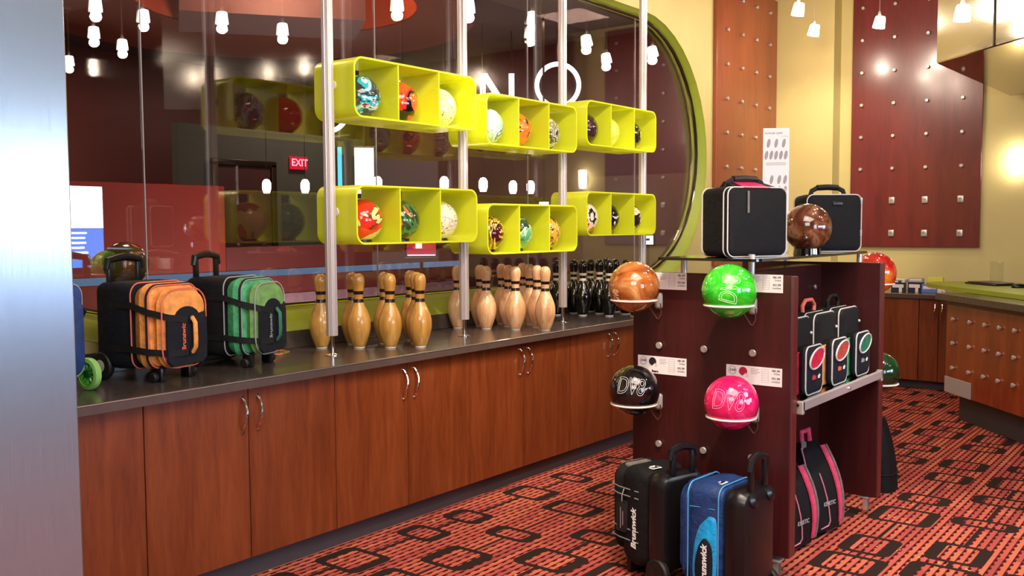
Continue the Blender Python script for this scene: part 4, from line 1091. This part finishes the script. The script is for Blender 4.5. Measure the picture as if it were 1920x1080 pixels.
# ------------------------------------------------------------------ lamps
def pendant(label, x, y, z, tilt=(0, 0), group='pendant lamps over the shop', power=9):
    t = thing('pendant_lamp', label, 'lamp', (x, y, z), 0, group)
    s = G().lathe([(.049, -.048), (.050, -.042), (.041, .040), (.036, .050), (.010, .053)], 20, caps=False).xf(Matrix.Rotation(tilt[0], 4, 'X') @ Matrix.Rotation(tilt[1], 4, 'Y')).build('shade', 'shade', t)
    G().lathe([(.012, .046), (.014, .070), (.008, .095)], 12).build('socket', 'satin', t)
    G().tube([(0, 0, .09), (0, 0, CEIL-z-.02)], .0022, 6).build('cord', 'satin', t)
    G().lathe([(.035, CEIL-z-.022), (.035, CEIL-z-.001)], 16).build('canopy', 'satin', t)
    lamp('POINT', (x, y, z-.085), power, WARM, .04)
PL = [(-2.94, 7.57, 3.2, (.0, .18), 'glowing pendant lamp nearest the rust panel'), (-3.14, 8.46, 3.2, (0, .2), 'glowing pendant lamp low before the cream far wall'),
      (-2.58, 8.49, 3.2, (0, .18), 'glowing pendant lamp in front of the tall maroon panel'), (-1.488, 6.58, 2.8, (0, .08), 'glowing pendant lamp in front of the steel bulkhead')]
for x, y, z, tl, lb in PL: pendant(lb, x, y, z, tl)
RL = [(-.76, 3.96), (-.70, 4.4), (-1.13, 4.85), (-1.16, 5.45), (.24, 4.49), (.57, 4.95), (.82, 5.36), (1.80, 5.07), (1.85, 5.73), (-2.6, 5.41), (-2.98, 5.82), (-3.12, 6.47), (-2.77, 6.92)]
RN = ['cut by the top edge beside the steel pillar', 'upper one left of the first glass joint', 'upper one right of the first glass joint', 'just left of the nearest pole',
      'second down beside the steel pillar', 'lower one left of the first glass joint', 'lower one at the first glass joint', 'lowest beside the steel pillar', 'lowest left of the first glass joint',
      'above the nearest upper cubby', 'beside the second pole', 'upper one left of the third pole', 'lower one left of the third pole']
for (x, y), q in zip(RL, RN): pendant('pendant lamp mirrored in the window, '+q, x, y, 3.2, power=1.5 if x > 1.5 else 6)
# wall sconce beside the maroon panel
t = thing('wall_sconce', 'slim glowing wall sconce on the cream wall right of the maroon panel', 'lamp', (-1.665, FY, 2.02))
G().box((0, -.012, 0), (.05, .024, .12), .006).build('back_plate', 'satin', t)
G().lathe([(.030, -.11), (.038, -.10), (.045, .10), (.036, .11)], 18, (0, -.075, 0)).build('glass_shade', 'shade', t)
G().tube([(0, -.02, 0), (0, -.04, 0)], .010, 8).build('arm', 'satin', t)
# lit menu screen on the right wall (mirrored by the window and the steel pillar)
t = thing('menu_screen', 'blue and white lit screen reflected at the left end of the window', 'screen', (2.49, 5.15, 1.02))
G().box((0, 0, .48), (.04, 1.30, .96), .006).build('frame', 'dchrome', t, smooth=False)
G().box((-.0215, 0, .23), (.003, 1.20, .44)).build('blue_panel', emis('screen_blue', '2f7fe0', 6), t, smooth=False)
G().box((-.0215, 0, .69), (.003, 1.20, .47)).build('white_panel', emis('screen_white', 'eef6ff', 9), t, smooth=False)
g = G()
for k, w_ in enumerate((.9, .86, .88, .84, .92, .95)): g.box((-.0235, -.05, .40-.055*k), (.001, w_, .022))
g.build('text_line', emis('screen_text', 'e8f2ff', 12), t, smooth=False)

t = thing('menu_screen', 'unseen glowing panel added on the right wall to make the bright band on the steel pillar', 'screen', (2.49, 3.6, 1.02))  # second glowing panel, added only for its reflection on the pillar
G().box((0, 0, .48), (.04, 1.60, .96), .006).build('frame', 'dchrome', t, smooth=False)
G().box((-.0215, 0, .23), (.003, 1.50, .36)).build('blue_panel', emis('pillar_glow_blue', '3f7fd0', 2.6), t, smooth=False)
G().box((-.0215, 0, .67), (.003, 1.50, .48)).build('white_panel', emis('pillar_glow_white', 'eef6ff', 9), t, smooth=False)
# ------------------------------------------------------------------ lounge things behind the glass
t = thing('lounge_partition', 'red partition with a pale blue lit band behind the window', 'partition', (-6.66, 3.0, 0))
G().box((0, .55, .905), (.12, 2.3, 1.81), .004, 1).build('tall_section', 'lounge_red', t, smooth=False)
G().box((0, 3.15, .655), (.12, 2.9, 1.31), .004, 1).build('low_section', 'lounge_low', t, smooth=False)
G().box((.064, 2.05, 1.085), (.012, 5.1, .055), .002, 1).build('lit_band', 'blue_stripe', t, smooth=False)
G().box((.066, 3.15, .83), (.012, 2.9, .14), .002, 1).build('lower_band', 'lav', t, smooth=False)
# exit sign
t = thing('exit_sign', 'red lit exit sign on the teal lounge wall behind the window', 'sign', (-9.07, 7.50, 2.24))
G().box((.02, 0, 0), (.04, .24, .15), .005).build('housing', emis('exit_red', 'd01f3a', 1.2), t)
G().text('EXIT', .12, Matrix.Translation((.0415, 0, 0)) @ Matrix(((0, 0, 1, 0), (1, 0, 0, 0), (0, 1, 0, 0), (0, 0, 0, 1))), .0006, .002).build('lettering', emis('exit_letters', 'ff9aa8', 2.2), t, False)
# white letter sign turned to the viewer
def facing(loc): 
    v = Vector((loc[0], loc[1], 0)).normalized(); return math.atan2(v.y, v.x)-PI/2
def neon_root(lb, loc): return thing('lit_letter', lb, 'sign letter', loc, facing(loc), 'white lit letters behind the window')
t = neon_root('round white lit letter O behind the upper middle cubby', (-5.58, 7.963, 2.889))
G().tube([(.212*math.cos(2*PI*k/48), 0, .212*math.sin(2*PI*k/48)) for k in range(48)], .024, 10, True).build('tube', 'neon', t)
G().box((0, .03, .52), (.012, .012, .62)).build('hanger', 'dchrome', t)
t = neon_root('white lit letter N left of the round one', (-6.06, 7.582, 2.795))
n = G()
for s in (-1, 1): n.box((s*.145, 0, 0), (.055, .045, .42))
n.prism([(-.17, .21), (-.10, .21), (.17, -.21), (.10, -.21)], -.022, .022)
q = G()
for s in (-1, 1): q.box((s*.145, 0, 0), (.055, .045, .42))
z = G().prism([(-.17, .21), (-.10, .21), (.17, -.21), (.10, -.21)], -.022, .022).xf(Matrix.Rotation(R(90), 4, 'X'))
q.add(z.v, z.f); q.build('tube', 'neon', t, smooth=False)
G().box((0.145, .03, .42), (.012, .012, .44)).build('hanger', 'dchrome', t)
t = neon_root('white lit ring letter half hidden by the nearest upper cubby', (-7.418, 6.517, 2.643))
G().tube([(.205*math.cos(R(-95+95*k/16)), 0, .205*math.sin(R(-95+95*k/16))) for k in range(17)], .024, 10).build('tube', 'neon', t)
G().box((.205, .03, .42), (.012, .012, .86)).build('hanger', 'dchrome', t)
# small glowing table pendants
for i, (x, y) in enumerate([(-7.70, 5.976), (-7.433, 6.237), (-6.52, 6.344), (-6.069, 6.78), (-5.943, 7.208), (-6.102, 7.89), (-5.97, 8.02)]):
    t = thing('bar_pendant', 'small glowing bar pendant %s in the row behind the window' % ['first from the left', 'second from the left', 'third from the left', 'fourth from the left', 'fifth from the left', 'sixth from the left', 'last on the right'][i], 'lamp', (x, y, 1.88), 0, 'bar pendants behind the window')
    G().lathe([(.028, -.07), (.042, -.03), (.042, .03), (.026, .06), (.012, .066)], 16).build('shade', 'shade', t)
    G().tube([(0, 0, .066), (0, 0, 1.55)], .003, 6).build('cord', 'black', t)
# screens in the lounge
def screen(lb, loc, w, h, col, s, name='lounge_screen'):
    t = thing(name, lb, 'screen', loc, facing(loc), None)
    G().box((0, .02, 0), (w+.03, .03, h+.03), .004).build('frame', 'dchrome', t, smooth=False)
    G().box((0, .003, 0), (w, .004, h)).build('lit_face', emis('screen_light', col, s), t, smooth=False); 
    z_ = loc[2]
    if z_ > 1.5: G().box((0, .03, (3.44-z_+h/2)/2), (.02, .02, 3.44-z_-h/2)).build('hanger', 'dchrome', t, smooth=False)
    else:
        G().box((0, .03, -(z_+h/2)/2+.0), (.025, .02, z_-h/2)).build('post', 'dchrome', t, smooth=False)
        G().lathe([(.10, -z_), (.10, -z_+.012), (.02, -z_+.02)], 18, (0, .03, 0)).build('foot', 'dchrome', t)
    return t
screen('bright white upright screen above the lower near cubby', (-7.39, 6.999, 2.062), .20, .48, 'e6f8ff', 3.0)
screen('narrow cyan lit strip left of the bright white screen', (-7.58, 6.83, 2.06), .045, .50, '5fd0e8', 1.6)
t = screen('pink picture screen low behind the amber pins', (-5.165, 5.492, 1.315), .23, .15, 'c8324e', .9)
G().box((-.02, 0, .01), (.05, .002, .05)).build('picture_shape', emis('screen_pale', 'f0d8e0', 1.6), t, smooth=False)
G().box((0, 0, -.068), (.22, .002, .012)).build('picture_line', emis('screen_pale2', 'd8d0f0', 1.4), t, smooth=False)
screen('small white lit box below the round letter', (-5.295, 7.324, 1.682), .09, .035, 'f4f6ff', 3)
t = screen('small white screen low at the right end of the window', (-4.505, 7.909, 1.334), .10, .085, 'd8f0ff', 2.2)
G().box((-.008, 0, .005), (.05, .002, .02)).build('picture_line', 'ink', t, smooth=False)
# olive ball seen behind the orange bag's handle
b = ball((-4.35, 2.52, 1.296), swirl('olive_finish', [(.3, '4a4020'), (.6, '6a5c30')], 4, 1, False, seed=12), 'olive ball just behind the glass above the orange bag')
tp = thing('ball_post', 'slim stand carrying the olive ball behind the glass', 'stand', (-4.35, 2.52, 0))
G().lathe([(.10, 0), (.10, .01), (.02, .02), (.02, 1.17), (.03, 1.18)], 20).build('post', 'dchrome', tp)
G().lathe([(.030, 1.178), (.034, 1.186), (.032, 1.190)], 20, caps=False).build('cup', 'black', tp)
